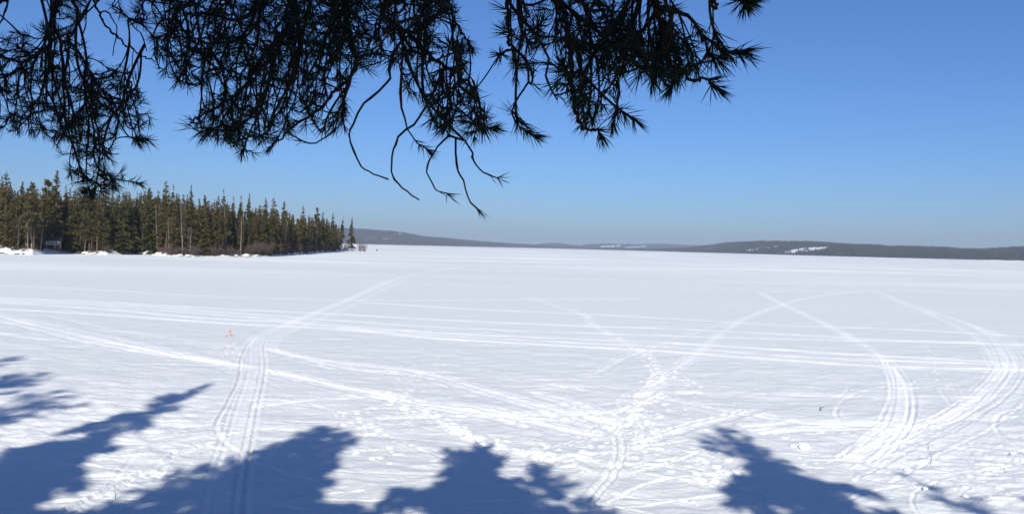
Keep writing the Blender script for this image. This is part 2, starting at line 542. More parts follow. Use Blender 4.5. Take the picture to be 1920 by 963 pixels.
# --- curving trails at right
sled([(1424, 548), (1472, 572), (1544, 606), (1617, 644), (1660, 676), (1686, 712), (1694, 750), (1685, 788), (1650, 824), (1600, 862)], 0.6, 0.05, 0.55, 0.34)
for pts, a in (([(1665, 680), (1675, 712), (1675, 755), (1660, 795), (1610, 835)], 0.4), ([(1680, 690), (1706, 726), (1713, 769), (1700, 808), (1670, 850)], 0.5),
               ([(1672, 685), (1698, 722), (1703, 765), (1690, 805), (1640, 860)], 0.4), ([(1655, 676), (1667, 705), (1668, 745), (1650, 790)], 0.3)):
    stroke(G(pts, 50), 0.06, a * 0.8, 0.04)
sled([(1240, 700), (1280, 683), (1318, 654), (1352, 625), (1400, 596), (1448, 577), (1496, 562), (1568, 550), (1640, 548), (1703, 569), (1761, 590), (1809, 604), (1857, 630), (1889, 680), (1880, 700), (1857, 730), (1809, 765), (1761, 788), (1713, 800), (1600, 860)], 0.48, 0.04, 0.5, 0.3)
sled([(1665, 560), (1725, 582), (1785, 608), (1833, 635), (1868, 680), (1872, 695), (1840, 735), (1790, 775), (1700, 810)], 0.42, 0.03)
sled([(1785, 600), (1833, 613), (1875, 633), (1903, 668), (1905, 695), (1880, 730), (1830, 765), (1760, 800), (1650, 850)], 0.36, 0.03)
sled([(1860, 620), (1900, 640), (1935, 680), (1920, 730), (1850, 790), (1750, 840), (1640, 900)], 0.3, 0.03)
# --- curve near the middle bank
for pts in ([(1100, 945), (1136, 910), (1160, 875), (1168, 845), (1162, 815), (1140, 800)], [(1085, 945), (1120, 912), (1146, 878), (1154, 845), (1150, 818)]):
    P = G(pts, 50)
    stroke(P, 0.07, 0.22, 0.06)
for pts in ([(1170, 885), (1300, 905), (1430, 930)], [(1180, 890), (1250, 870), (1330, 840)], [(1150, 925), (1250, 935), (1400, 925)], [(1140, 940), (1220, 905), (1300, 893)], [(1225, 833), (1280, 845), (1340, 858)]):
    stroke(G(pts, 30), 0.05, 0.34, 0.03, fade=0.6)
# --- many faint old ski and sled lines on the near ice
for k in range(110):
    x0 = rng.uniform(-16, 22); y0 = rng.uniform(17, 40)
    a = rng.normal(0, 0.38) + (math.pi if rng.rand() < 0.5 else 0) + (0.35 if x0 > 8 else 0)
    L_ = rng.uniform(3, 12); cur = rng.normal(0, 0.06)
    pts = [(x0, y0)]
    for q in range(8):
        a += cur * L_ / 8 * 1.5
        pts.append((pts[-1][0] + math.cos(a) * L_ / 8, pts[-1][1] + math.sin(a) * L_ / 8))
    P = np.array(pts)
    P = P[P[:, 1] > 14.5]
    if len(P) < 3: continue
    am = rng.uniform(0.08, 0.4)
    stroke(P, rng.uniform(0.035, 0.08), am, 0.022, fade=0.6)
# --- footprints
footpath([(985, 556), (1010, 562), (1049, 575), (1097, 591), (1106, 606), (1140, 625), (1183, 649), (1217, 668), (1229, 688), (1231, 707), (1217, 740), (1183, 769), (1164, 798)], 0.36, 0.2, 0.15, 1.0)
footpath([(1100, 590), (1112, 608), (1150, 628), (1190, 652), (1222, 672), (1236, 695), (1225, 730), (1210, 770), (1205, 820), (1200, 850)], 0.45, 0.2, 0.15, 0.8)
footpath([(1300, 668), (1262, 690), (1242, 702), (1225, 722), (1200, 750), (1170, 785), (1140, 820), (1100, 850), (1060, 868)], 0.42, 0.2, 0.2, 0.85)
footpath([(1270, 698), (1240, 708), (1215, 735), (1222, 765), (1232, 800), (1222, 840)], 0.4, 0.2, 0.25)
footpath([(1734, 644), (1746, 659), (1752, 690), (1765, 712), (1790, 726), (1823, 745)], 0.5, 0.15, 0.1, 0.7)
footpath([(424, 640), (432, 652), (440, 660), (430, 670), (436, 685)], 0.34, 0.25, 0.15, 0.9)
footpath([(720, 735), (735, 752), (762, 765), (800, 772), (830, 788), (860, 805), (880, 820), (920, 835), (960, 845), (1010, 855), (1060, 862), (1110, 855)], 0.33, 0.16, 0.08, 1.1)
footpath([(845, 795), (870, 815), (900, 830), (945, 840)], 0.34, 0.2, 0.1, 1.0)
footpath([(1280, 708), (1300, 722), (1312, 738)], 0.4, 0.2, 0.1)
footpath([(645, 770), (665, 785), (690, 800), (700, 820)], 0.4, 0.2, 0.1)
footpath([(1440, 810), (1500, 815), (1560, 812)], 0.4, 0.2, 0.3)
footpath([(1380, 868), (1340, 885), (1310, 905)], 0.4, 0.2, 0.2)
def scatter_feet(cx, cy, rx, ry, n, s=0.9):
    for _ in range(n):
        foot(cx + rng.randn() * rx, cy + rng.randn() * ry, s=s * (0.7 + 0.5 * rng.rand()))
scatter_feet(770, 722, 28, 10, 24, .75)
scatter_feet(820, 655, 28, 10, 34, 0.6)
scatter_feet(790, 690, 30, 8, 20, 0.6)
scatter_feet(1200, 780, 26, 26, 30, .7)
scatter_feet(1100, 860, 55, 14, 40, .7)
scatter_feet(1215, 830, 30, 24, 22, .7)
scatter_feet(1290, 780, 40, 25, 24, 0.7)
scatter_feet(760, 770, 50, 14, 22, 0.75)
scatter_feet(1410, 705, 40, 20, 20, 0.5)
scatter_feet(1330, 880, 40, 25, 26, 0.9)
scatter_feet(980, 850, 60, 15, 24, 0.8)
scatter_feet(1640, 850, 60, 25, 30, 0.6)
scatter_feet(1800, 800, 70, 45, 60, 0.55)
scatter_feet(1850, 900, 60, 35, 30, 0.6)
scatter_feet(700, 830, 40, 25, 20, 0.8)
for _ in range(80):
    foot(0, 0, raw=(rng.uniform(-14, 16), rng.uniform(17, 34)), s=rng.uniform(0.3, 0.6))
# drifts along the near left edge of the pressed snow
TR = np.clip(TR, -0.25, 1.0)
vi = np.arange(NR * NC).reshape(NR, NC)
quads = np.stack([vi[:-1, :-1], vi[:-1, 1:], vi[1:, 1:], vi[1:, :-1]], -1).reshape(-1, 4)
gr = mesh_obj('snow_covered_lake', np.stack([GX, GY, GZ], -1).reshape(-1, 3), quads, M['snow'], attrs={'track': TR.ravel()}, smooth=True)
tag(gr, 'snow covered frozen lake crossed by snowmobile trails and footprints', kind='structure')

# ------------------------------------------------------------------ tree builders
def leaf_tris(Pc, A, B, size, rs):
    """small triangles at points Pc spanned by A and B directions"""
    n = len(Pc)
    s = size * rs.uniform(0.6, 1.4, (n, 1))
    v0 = Pc - A * s * 0.6 + B * s * 0.35
    v1 = Pc - A * s * 0.35 - B * s * 0.5
    v2 = Pc + A * s * 1.0 + B * s * rs.uniform(-0.3, 0.3, (n, 1))
    V = np.stack([v0, v1, v2], 1).reshape(-1, 3)
    return V, np.arange(n * 3).reshape(-1, 3)

def unit(v):
    return v / (np.linalg.norm(v, axis=-1, keepdims=True) + 1e-9)

def spruce_crown(seed, h, rad, nleaf, leaf=0.3, base=0.06, shape=0.75, sparse=0.0):
    rs = np.random.RandomState(seed)
    nb = int(h * 9)
    t = rs.uniform(0, 1, nb) ** 0.9
    z0 = h * (base + (0.985 - base) * t)
    prof = (1 - t) ** shape * (0.62 + 0.38 * np.clip(t * 6, 0, 1))
    L = rad * prof * rs.uniform(0.45, 1.15, nb) + 0.10
    L *= 1 + 0.18 * np.sin(z0 * 1.1 + seed) * rs.uniform(0, 1, nb)
    keep = rs.rand(nb) > sparse
    z0, L, t = z0[keep], L[keep], t[keep]; nb = len(z0)
    az = rs.uniform(0, 2 * math.pi, nb)
    w = (L + 0.15) ** 1.3; w /= w.sum()
    idx = rs.choice(nb, nleaf, p=w)
    u = rs.uniform(0.05, 1, nleaf) ** 0.75
    Lr = L[idx] * u
    d = np.stack([np.cos(az[idx]), np.sin(az[idx]), np.zeros(nleaf)], 1)
    sid = np.stack([-np.sin(az[idx]), np.cos(az[idx]), np.zeros(nleaf)], 1)
    droop = np.where(t[idx] > 0.8, -0.35, 0.25 + 0.25 * (1 - t[idx]))
    P = d * Lr[:, None]
    P[:, 2] = z0[idx] - droop * Lr + 0.22 * np.clip(u - 0.6, 0, 1) * L[idx]
    P += sid * (rs.randn(nleaf) * 0.17 * (L[idx] * (1.1 - u)) + rs.randn(nleaf) * 0.05)[:, None]
    P[:, 2] -= np.abs(rs.randn(nleaf)) * 0.20 * np.minimum(1, L[idx])
    A = unit(d + sid * rs.uniform(-0.9, 0.9, (nleaf, 1)) + np.array([0, 0, -1]) * rs.uniform(0.0, 0.9, (nleaf, 1)))
    B = unit(np.cross(A, rs.randn(nleaf, 3)))
    return leaf_tris(P, A, B, leaf * (0.42 + 0.58 * np.clip((1 - t[idx]) * 2.2, 0, 1))[:, None], rs)

def pine_crown(seed, h, rad, nleaf, leaf=0.28, base=0.45, nclump=26, flat=0.55, cone=False, csz=1.0):
    rs = np.random.RandomState(seed)
    t = rs.uniform(0, 1, nclump) ** 0.8
    t[0] = 1.0; t[1] = 0.93
    z = h * (base + (0.97 - base) * t)
    r = rad * (np.clip(1.02 - t, 0.02, 1) ** 0.75 if cone else np.sqrt(np.clip(1.02 - t ** 2.2, 0.02, 1))) * rs.uniform(0.25, 0.95, nclump)
    r[0] = 0.05
    az = rs.uniform(0, 2 * math.pi, nclump)
    Cc = np.stack([r * np.cos(az), r * np.sin(az), z + 0.15 * r], 1)
    cs = csz * rad * rs.uniform(0.26, 0.5, nclump) * ((0.3 + 0.8 * (1 - t)) if cone else (0.6 + 0.4 * (1 - t)))
    w = cs ** 2; w /= w.sum()
    idx = rs.choice(nclump, nleaf, p=w)
    q = unit(rs.randn(nleaf, 3)) * (rs.rand(nleaf, 1) ** 0.45)
    q[:, 2] *= flat
    P = Cc[idx] + q * cs[idx][:, None] * (1 + 0.45 * rs.randn(nleaf, 1) * 0.5)
    A = unit(q + rs.randn(nleaf, 3) * 0.5 + np.array([0, 0, 0.3]))
    B = unit(np.cross(A, rs.randn(nleaf, 3)))
    V, T = leaf_tris(P, A, B, leaf, rs)
    return V, T, Cc

def limbs_to(mb, Cc, h, r0, n=4):
    for c in Cc:
        z0 = max(0.3 * h, c[2] - 0.55 * math.hypot(c[0], c[1]) - 0.25)
        P = np.array([[0, 0, z0], [c[0] * 0.5, c[1] * 0.5, z0 + (c[2] - z0) * 0.35], c])
        mb.tube(P, [r0, r0 * 0.7, r0 * 0.25], n)

def wobble_trunk(mb, h, r, seed, lean=0.0, n=6):
    rs = np.random.RandomState(seed)
    k = 7
    z = np.linspace(-0.4, h * 0.985, k)
    x = np.cumsum(rs.randn(k) * 0.006 * h) + lean * np.clip(z / h, 0, 1) ** 1.3 * h
    y = np.cumsum(rs.randn(k) * 0.006 * h)
    x -= x[0]; y -= y[0]
    rr = r * (1 - 0.93 * np.clip(z / h, 0, 1)) + 0.008
    mb.tube(np.stack([x, y, z], 1), rr, n)
    return np.stack([x, y, z], 1)

def bend(V, TP):
    """shift crown vertices sideways with the trunk"""
    V = V.copy()
    V[:, 0] += np.interp(V[:, 2], TP[:, 2], TP[:, 0])
    V[:, 1] += np.interp(V[:, 2], TP[:, 2], TP[:, 1])
    return V

def make_spruce(name, seed, h, rad, nleaf, leaf, base=0.06, shape=0.75, sparse=0.0, lean=0.0, sides=6):
    root = empty(name, (0, 0, 0))
    mb = MB(); TP = wobble_trunk(mb, h, 0.011 * h + 0.02, seed, lean, sides)
    # some dead lower branches
    rs = np.random.RandomState(seed + 1)
    for _ in range(14):
        z = h * rs.uniform(0.05, 0.5); a = rs.uniform(0, 6.28); l = rad * rs.uniform(0.3, 0.7)
        c = np.array([np.interp(z, TP[:, 2], TP[:, 0]), np.interp(z, TP[:, 2], TP[:, 1]), z])
        mb.tube([c, c + np.array([math.cos(a) * l, math.sin(a) * l, -0.25 * l])], [0.025, 0.008], 3)
    mb.build('trunk', M['bark'], root)
    V, T = spruce_crown(seed + 2, h, rad, nleaf, leaf, base, shape, sparse)
    mesh_obj('crown', bend(V, TP), [T], M['spruce_leaf'], root)
    return root

def make_pine(name, seed, h, rad, nleaf, leaf, base=0.45, nclump=26, flat=0.55, lean=0.0, sides=6, cone=False, csz=1.0):
    root = empty(name, (0, 0, 0))
    mb = MB(); TP = wobble_trunk(mb, h, 0.009 * h + 0.02, seed, lean, sides)
    V, T, Cc = pine_crown(seed + 2, h, rad, nleaf, leaf, base, nclump, flat, cone, csz)
    m2 = MB(); limbs_to(m2, Cc, h, 0.006 * h, 4)
    lv = bend(np.vstack(m2.V), TP)
    mb.add(lv, np.vstack(m2.q), np.vstack(m2.t))
    mb.build('trunk', M['pine_bark'], root)
    mesh_obj('crown', bend(V, TP), [T], M['pine_leaf'], root)
    return root

def make_birch(name, seed, h, rad, ntw, lean=0.0):
    root = empty(name, (0, 0, 0))
    rs = np.random.RandomState(seed)
    mb = MB(); TP = wobble_trunk(mb, h, 0.005 * h + 0.04, seed, lean, 6)
    mb.build('trunk', M['birch_bark'], root)
    tw = MB()
    for _ in range(22):
        z = h * rs.uniform(0.3, 0.93); a = rs.uniform(0, 6.28); l = rad * rs.uniform(0.5, 1.1) * (1.15 - z / h) * 1.3
        c = np.array([0, 0, z])
        e = c + np.array([math.cos(a) * l, math.sin(a) * l, l * rs.uniform(0.8, 1.5)])
        tw.tube([c, (c + e) / 2 + np.array([0, 0, -0.1 * l]), e], [0.035, 0.022, 0.01], 3)
    t = rs.uniform(0.28, 1, ntw) ** 0.9
    rr = rad * np.sin(np.clip((t - 0.2) / 0.85, 0, 1) * math.pi) ** 0.7 * rs.uniform(0.1, 1, ntw)
    az = rs.uniform(0, 6.28, ntw)
    P = np.stack([rr * np.cos(az), rr * np.sin(az), t * h], 1)
    A = unit(np.stack([np.cos(az), np.sin(az), rs.uniform(0.3, 2.2, ntw)], 1) + rs.randn(ntw, 3) * 0.4)
    B = unit(np.cross(A, rs.randn(ntw, 3)))
    s = rs.uniform(0.5, 1.2, (ntw, 1)); wd = 0.026
    V = np.stack([P - B * wd, P + B * wd, P + A * s], 1).reshape(-1, 3)
    tw.add(V, None, np.arange(ntw * 3).reshape(-1, 3))
    o = tw.build('crown', M['twig_brown'], root)
    o.data.vertices.foreach_get
    return root

# ------------------------------------------------------------------ trees on the bank behind the camera: their shadows fall on the snow
def put(root, x, y, z=None, rz=0.0, s=1.0):
    root.location = (x, y, float(bank_z(np.array(x), np.array(y))) - 0.15 if z is None else z)
    root.rotation_euler = (0, 0, rz)
    root.scale = (s, s, s)
TE = math.tan(SUN_EL)
def behind(px, py, by, kind, rad, seed, label, axis=0.0, **kw):
    """a tree at depth by whose top throws its shadow at photo point (px,py)"""
    g = ground(px, py)
    ztop = (g[1] - by) * TE
    bx = g[0] - axis * 0.0
    zb = float(bank_z(np.array(bx), np.array(by))) - 0.15
    h = ztop - zb
    lean = axis / h
    if kind == 'spruce':
        o = make_spruce('spruce_tree', seed, h, rad, kw.get('n', 13000), kw.get('leaf', 0.28), kw.get('base', 0.08), kw.get('shape', 0.8), kw.get('sparse', 0.0), lean, 8)
    else:
        o = make_pine('pine_tree', seed, h, rad, kw.get('n', 9000), kw.get('leaf', 0.2), kw.get('base', 0.35), kw.get('nclump', 40), 0.5, lean, 8, True, kw.get('csz', 0.62))
    put(o, bx - axis, by, zb)
    tag(o, label, 'tree')
    return o
behind(50, 668, -9, 'spruce', 3.6, 21, 'spruce behind the viewpoint throwing the topmost thin shadow at far left', shape=0.42, leaf=0.34)
behind(97, 696, -7, 'spruce', 3.8, 22, 'spruce behind the viewpoint throwing the second shadow at far left', shape=0.42, leaf=0.34)
behind(128, 731, -8, 'spruce', 4.2, 23, 'spruce behind the viewpoint throwing the third shadow at far left', shape=0.42, leaf=0.34)
behind(420, 717, -6, 'spruce', 4.3, 24, 'tall spruce behind the viewpoint throwing the long pointed shadow at left', n=24000, shape=0.85)
behind(640, 793, -3.2, 'spruce', 4.9, 25, 'broad spruce behind the viewpoint throwing the big pointed shadow left of centre', n=26000, shape=0.7, leaf=0.3)
behind(515, 828, -3.8, 'spruce', 4.0, 32, 'added spruce behind the viewpoint filling out the shoulder of the big shadow left of centre', n=16000, shape=0.6, leaf=0.3)  # unseen tree added to widen the big shadow on its left side
behind(410, 862, -4.5, 'spruce', 3.6, 26, 'spruce behind the viewpoint throwing the dappled shadow at lower left', n=9000, shape=0.6)
behind(215, 940, -4.5, 'pine', 2.2, 31, 'pine behind the viewpoint throwing the dappled shadow in lower left corner', n=2600, csz=0.5, base=0.2, nclump=26)
behind(1335, 795, -4.0, 'spruce', 6.2, 27, 'leaning ragged spruce behind the viewpoint throwing the slanting shadow at right', axis=-0.7, n=22000, shape=0.9, sparse=0.1)
behind(1650, 872, -5.5, 'spruce', 3.2, 28, 'thin sparse spruce behind the viewpoint throwing the narrow shadow at lower right', axis=-0.9, n=5500, sparse=0.3)
behind(1895, 925, -5.0, 'spruce', 1.6, 30, 'spruce behind the viewpoint throwing the shadow in the lower right corner', n=3000)

# ------------------------------------------------------------------ the near pine whose branches hang into view
TX, TY = -0.9, -1.9
tz = float(bank_z(np.array(TX), np.array(TY))) - 0.15
g1 = ground(872, 828)
near_h = (g1[1] - TY) * TE - tz
npine = empty('pine_tree', (TX, TY, tz))
tag(npine, 'near pine whose dark needled branches hang down into the top of the view', 'tree')
mb = MB()
wobble_trunk(mb, near_h, 0.17, 77, 0.0, 12)
crV, crT, crC = pine_crown(79, near_h, 2.2, 6000, 0.18, 0.24, 60, 0.5, True, 0.52)
crV2, crT2 = spruce_crown(80, near_h, 3.7, 24000, 0.26, 0.22, 0.6)
crT = np.vstack([crT, crT2 + len(crV)]); crV = np.vstack([crV, crV2])
# two tops, as the shadow shows
limbs_to(mb, crC, near_h, 0.05, 5)
mb.build('trunk', M['limb'], npine, smooth=True)
mesh_obj('crown', crV, [crT], M['pine_leaf'], npine)
g2 = ground(985, 858)
put_h = (g2[1] + 2.6) * TE
o2 = make_spruce('spruce_tree', 83, put_h - tz, 2.6, 10000, 0.26, 0.2, 0.6, 0.0, 0.0, 8)
put(o2, g2[0] + 0.15, -2.6, tz)
tag(o2, 'shorter spruce behind the viewpoint throwing the second blunt shadow at lower centre', 'tree')
g3 = ground(1090, 925)
o3 = make_spruce('spruce_tree', 85, (g3[1] + 3.0) * TE - tz, 2.0, 5000, 0.26, 0.2, 0.6, 0.0, 0.0, 8)
put(o3, g3[0] + 0.1, -3.0, tz)
tag(o3, 'small spruce behind the viewpoint throwing the low shadow right of lower centre', 'tree')

def bdepth(px):
    return float(np.interp(px, [-100, 0, 300, 600, 900, 1150, 1430], [4.3, 4.0, 3.5, 2.9, 2.45, 2.15, 1.8]))

# visible limbs: photo points, radius (m) at start and end, depth shift; grouped in branches
BR = {
 'a': [([(100, -45), (98, 0), (98, 25), (100, 54), (87, 79), (62, 112), (33, 133), (-20, 150)], .013, .004, 0),
       ([(100, 50), (116, 79), (120, 112), (122, 166), (125, 228), (145, 299), (158, 332)], .009, .003, .05),
       ([(104, 58), (137, 87), (166, 133), (187, 166), (208, 183)], .007, .003, -.1),
       ([(187, 166), (215, 215), (232, 250), (262, 262)], .004, .0025, -.1),
       ([(62, 112), (50, 160), (60, 210), (30, 245)], .004, .0025, .1),
       ([(122, 166), (150, 200), (175, 250), (180, 310), (215, 335), (262, 345)], .005, .0025, -.15)],
 'b': [([(75, -40), (54, 0), (42, 8), (21, 15), (0, 19), (-40, 30)], .009, .004, .2),
       ([(18, 17), (8, 40), (0, 62), (-12, 110), (5, 170), (20, 220)], .005, .0025, .2)],
 'c': [([(200, -40), (185, 0), (199, 42), (233, 83), (266, 102), (300, 120)], .006, .0025, .1),
       ([(214, 0), (216, 25), (220, 54), (212, 104)], .0035, .002, .1),
       ([(233, -30), (240, 20), (265, 60), (275, 95)], .004, .002, -.1),
       ([(158, -20), (160, 20), (158, 50), (150, 80)], .004, .002, -.1)],
 'd': [([(340, -40), (328, 0), (336, 37), (361, 75), (395, 104), (440, 130)], .008, .0035, .15),
       ([(309, -20), (309, 41), (310, 90), (320, 130), (335, 155)], .005, .0025, .1),
       ([(300, 0), (285, 50), (288, 100), (300, 130)], .004, .0025, -.1)],
 'e': [([(560, -60), (545, 0), (520, 60), (480, 120), (440, 165), (395, 200), (360, 225)], .012, .003, .2),
       ([(520, 60), (500, 130), (490, 190), (470, 240), (455, 285)], .007, .003, .1),
       ([(545, 0), (560, 70), (550, 140), (520, 200), (500, 250)], .008, .003, -.1)],
 'f': [([(650, -60), (640, 0), (650, 60), (660, 100), (654, 137), (616, 179), (583, 216), (533, 249), (500, 282)], .011, .003, 0),
       ([(640, 0), (610, 60), (590, 110), (560, 170)], .007, .003, .2),
       ([(654, 137), (641, 191), (629, 237), (600, 262)], .004, .0025, -.1)],
 'g': [([(745, -60), (735, 0), (728, 33), (766, 58), (791, 83), (816, 108), (845, 133), (874, 154), (886, 178)], .011, .003, 0),
       ([(766, 58), (737, 95), (730, 129), (732, 141), (708, 166), (679, 191), (662, 228), (656, 249), (662, 281), (678, 311), (694, 320), (711, 327), (728, 334)], .005, .0022, -.05),
       ([(766, 62), (774, 116), (791, 162), (816, 203), (845, 241), (870, 266), (886, 287)], .006, .003, .05),
       ([(749, 100), (749, 179), (759, 220), (765, 241), (785, 270), (803, 281)], .0045, .002, .1),
       ([(791, 162), (790, 190), (782, 213), (765, 238), (740, 262), (731, 281), (727, 305), (728, 320), (734, 337), (753, 356), (770, 367), (785, 375)], .0042, .0022, -.08),
       ([(842, 237), (829, 241), (820, 261), (809, 289), (803, 305), (799, 322), (809, 344), (820, 355), (838, 361)], .0036, .002, -.05),
       ([(862, 262), (859, 309), (862, 329), (873, 353), (883, 377), (895, 391)], .0036, .002, 0),
       ([(886, 287), (890, 300), (905, 318), (920, 329), (932, 334)], .0032, .002, 0),
       ([(816, 108), (828, 160), (850, 200), (900, 235), (925, 240)], .004, .0025, -.1)],
 'h': [([(800, -60), (810, 0), (840, 30), (862, 60), (880, 90)], .007, .0025, .15),
       ([(790, -20), (782, 30), (785, 62), (766, 58)], .006, .004, 0),
       ([(840, 30), (850, 60), (860, 110), (885, 150)], .004, .0025, .1)],
 'i': [([(965, -60), (962, 0), (964, 75), (950, 92), (937, 100)], .007, .0025, 0),
       ([(968, 62), (987, 104), (989, 154), (975, 183), (966, 212), (983, 241), (1004, 253)], .0042, .002, -.05),
       ([(962, 20), (1000, 60), (1030, 110), (1025, 150), (1045, 185)], .005, .0025, .1)],
 'j': [([(1045, -60), (1045, 0), (1058, 42), (1060, 125), (1066, 179), (1083, 233), (1105, 248), (1124, 253)], .011, .0022, 0),
       ([(1058, 42), (1080, 90), (1099, 141), (1149, 191), (1190, 220)], .006, .0022, -.08),
       ([(1080, 90), (1120, 110), (1160, 150), (1150, 230)], .005, .0022, .1),
       ([(1050, 10), (1100, 50), (1150, 80), (1200, 120), (1240, 170)], .006, .0025, .05)],
 'k': [([(1215, -60), (1225, 0), (1240, 33), (1261, 83), (1274, 116), (1311, 137), (1338, 150)], .009, .0022, 0),
       ([(1240, 33), (1200, 70), (1170, 100), (1140, 130)], .005, .0025, .15),
       ([(1220, -30), (1261, 0), (1290, 21), (1311, 58), (1340, 83), (1365, 93), (1395, 95)], .006, .0022, -.08),
       ([(1311, 58), (1330, 90), (1345, 110)], .0035, .002, -.1),
       ([(1261, 83), (1262, 120), (1256, 165)], .004, .0022, -.05)],
 'l': [([(1330, -50), (1350, -15), (1375, 0), (1400, 3)], .004, .002, -.05)],
}
ZONES = [  # polygon of shoot tips, how many, depth spread
 ([(-60, 60), (60, 60), (85, 40), (150, 60), (165, 120), (230, 125), (272, 150), (262, 180), (280, 225), (286, 258), (262, 275), (225, 240), (215, 290), (240, 325), (200, 335), (165, 330), (135, 318), (115, 285), (90, 255), (-60, 240)], 460, .38),
 ([(95, 120), (160, 130), (215, 160), (200, 230), (170, 300), (130, 290), (100, 240)], 60, .25),
 ([(60, -30), (160, -30), (150, 35), (100, 40)], 40, .25),
 ([(165, -30), (280, -30), (285, 60), (245, 45)], 30, .25),
 ([(275, -30), (420, -30), (420, 120), (390, 162), (345, 155), (300, 135), (288, 90)], 200, .35),
 ([(390, -30), (740, -30), (740, 60), (700, 130), (640, 150), (600, 185), (560, 225), (500, 255), (440, 268), (375, 248), (345, 228), (380, 195), (405, 165), (410, 100)], 480, .42),
 ([(420, -30), (720, -30), (690, 110), (560, 165), (450, 165)], 180, .45),
 ([(350, 225), (420, 200), (600, 190), (590, 235), (500, 268), (475, 290), (440, 270), (370, 252)], 70, .3),
 ([(630, 170), (655, 185), (645, 235), (612, 268), (600, 245)], 20, .15),
 ([(740, -30), (850, -30), (855, 60), (875, 100), (870, 150), (915, 195), (920, 235), (888, 258), (850, 245), (805, 230), (795, 185), (755, 175), (752, 130), (720, 110)], 190, .3),
 ([(940, -30), (1250, -30), (1285, 60), (1320, 115), (1285, 145), (1240, 165), (1190, 150), (1165, 190), (1155, 228), (1125, 240), (1095, 228), (1070, 180), (1005, 165), (965, 145), (955, 100), (945, 60)], 220, .28),
 ([(1060, 30), (1280, 60), (1310, 115), (1240, 145), (1100, 120)], 125, .3),
 ([(960, 205), (1000, 245), (975, 245)], 5, .05),
 ([(120, 315), (250, 335), (205, 368), (160, 366)], 40, .12),
 ([(1330, 78), (1398, 92), (1390, 98), (1340, 92)], 6, .05),
]
brs = np.random.RandomState(9)
nodes = []; npar = []; nbr = []; nrad = []; nend = []
bkeys = list(BR.keys())
for bi, k in enumerate(bkeys):
    for li, (pts, r0, r1, dz) in enumerate(BR[k]):
        P3 = np.array([atdist(x, y, bdepth(x) + dz) for x, y in pts])
        if li == 0:
            # carry the limb on up and back to the trunk
            att = np.array([TX, TY, tz + near_h * 0.36 + 0.35 * (bi % 4)])
            s0 = P3[0]
            mid = s0 * 0.55 + att * 0.45 + np.array([0, 0, 0.35])
            q1 = s0 * 0.85 + att * 0.15 + np.array([0, 0, 0.32])
            P3 = np.vstack([att, mid, q1, P3])
        n = max(12, int(np.linalg.norm(np.diff(P3, axis=0), axis=1).sum() / 0.03))
        Q = cr(P3, n)
        # natural kinks
        wob = np.cumsum(brs.randn(len(Q), 3) * 0.0026, axis=0)
        wob -= np.linspace(0, 1, len(Q))[:, None] * wob[-1] * 0.8
        Q = Q + wob
        # join to nearest node of the same branch
        par = -1
        if li > 0:
            cand = [i for i in range(len(nodes)) if nbr[i] == bi]
            if cand:
                dd = np.linalg.norm(np.array([nodes[i] for i in cand]) - Q[0], axis=1)
                par = cand[int(dd.argmin())]
                gap = nodes[par] - Q[0]
                fall = np.exp(-np.linspace(0, 1, len(Q)) * 5)[:, None]
                Q = Q + gap * fall
        if li == 0:
            L_ = np.linspace(0, 1, len(Q)); nv = 3.0 / len(P3)
            rr = np.interp(L_, [0, nv, 1], [r0 * 2.2, r0, r1])
        else:
            rr = np.linspace(r0, r1, len(Q))
        for q, r_ in zip(Q, rr):
            nodes.append(q); npar.append(par); nbr.append(bi); nrad.append(r_); nend.append(0)
            par = len(nodes) - 1
        nend[-1] = 1
n_limb = len(nodes)
# children of branches need the limb nodes inside the picture only
att_pts = []
for poly, cnt, spread in ZONES:
    xs = [p[0] for p in poly]; yy = [p[1] for p in poly]
    k = 0
    while k < cnt:
        x = brs.uniform(min(xs), max(xs)); y = brs.uniform(min(yy), max(yy))
        if in_poly(np.array([x]), np.array([y]), poly)[0]:
            att_pts.append(atdist(x, y, bdepth(x) * (1 + float(np.clip(brs.normal(0, spread * 0.24), -0.14, 0.28)))))
            k += 1
att_pts = np.array(att_pts)
cap = n_limb + len(att_pts) * 16 + 10
NP = np.zeros((cap, 3)); NP[:n_limb] = np.array(nodes)
NPar = np.full(cap, -1); NPar[:n_limb] = npar
NBr = np.zeros(cap, int); NBr[:n_limb] = nbr
NRad = np.zeros(cap); NRad[:n_limb] = nrad
cntn = n_limb
pxl, pyl = project(NP[:n_limb])
usable = np.zeros(cap, bool)
usable[:n_limb] = (NP[:n_limb, 1] > 1.2)
d0 = np.array([np.min(np.linalg.norm(NP[:n_limb][usable[:n_limb]] - a, axis=1)) for a in att_pts])
first = set(int(i) for i in brs.choice(len(att_pts), int(len(att_pts) * 0.26), replace=False))
order = [i for i in np.argsort(d0) if int(i) in first] + [i for i in np.argsort(d0) if int(i) not in first]
shoots = []         # (list of node ids) of every end twig
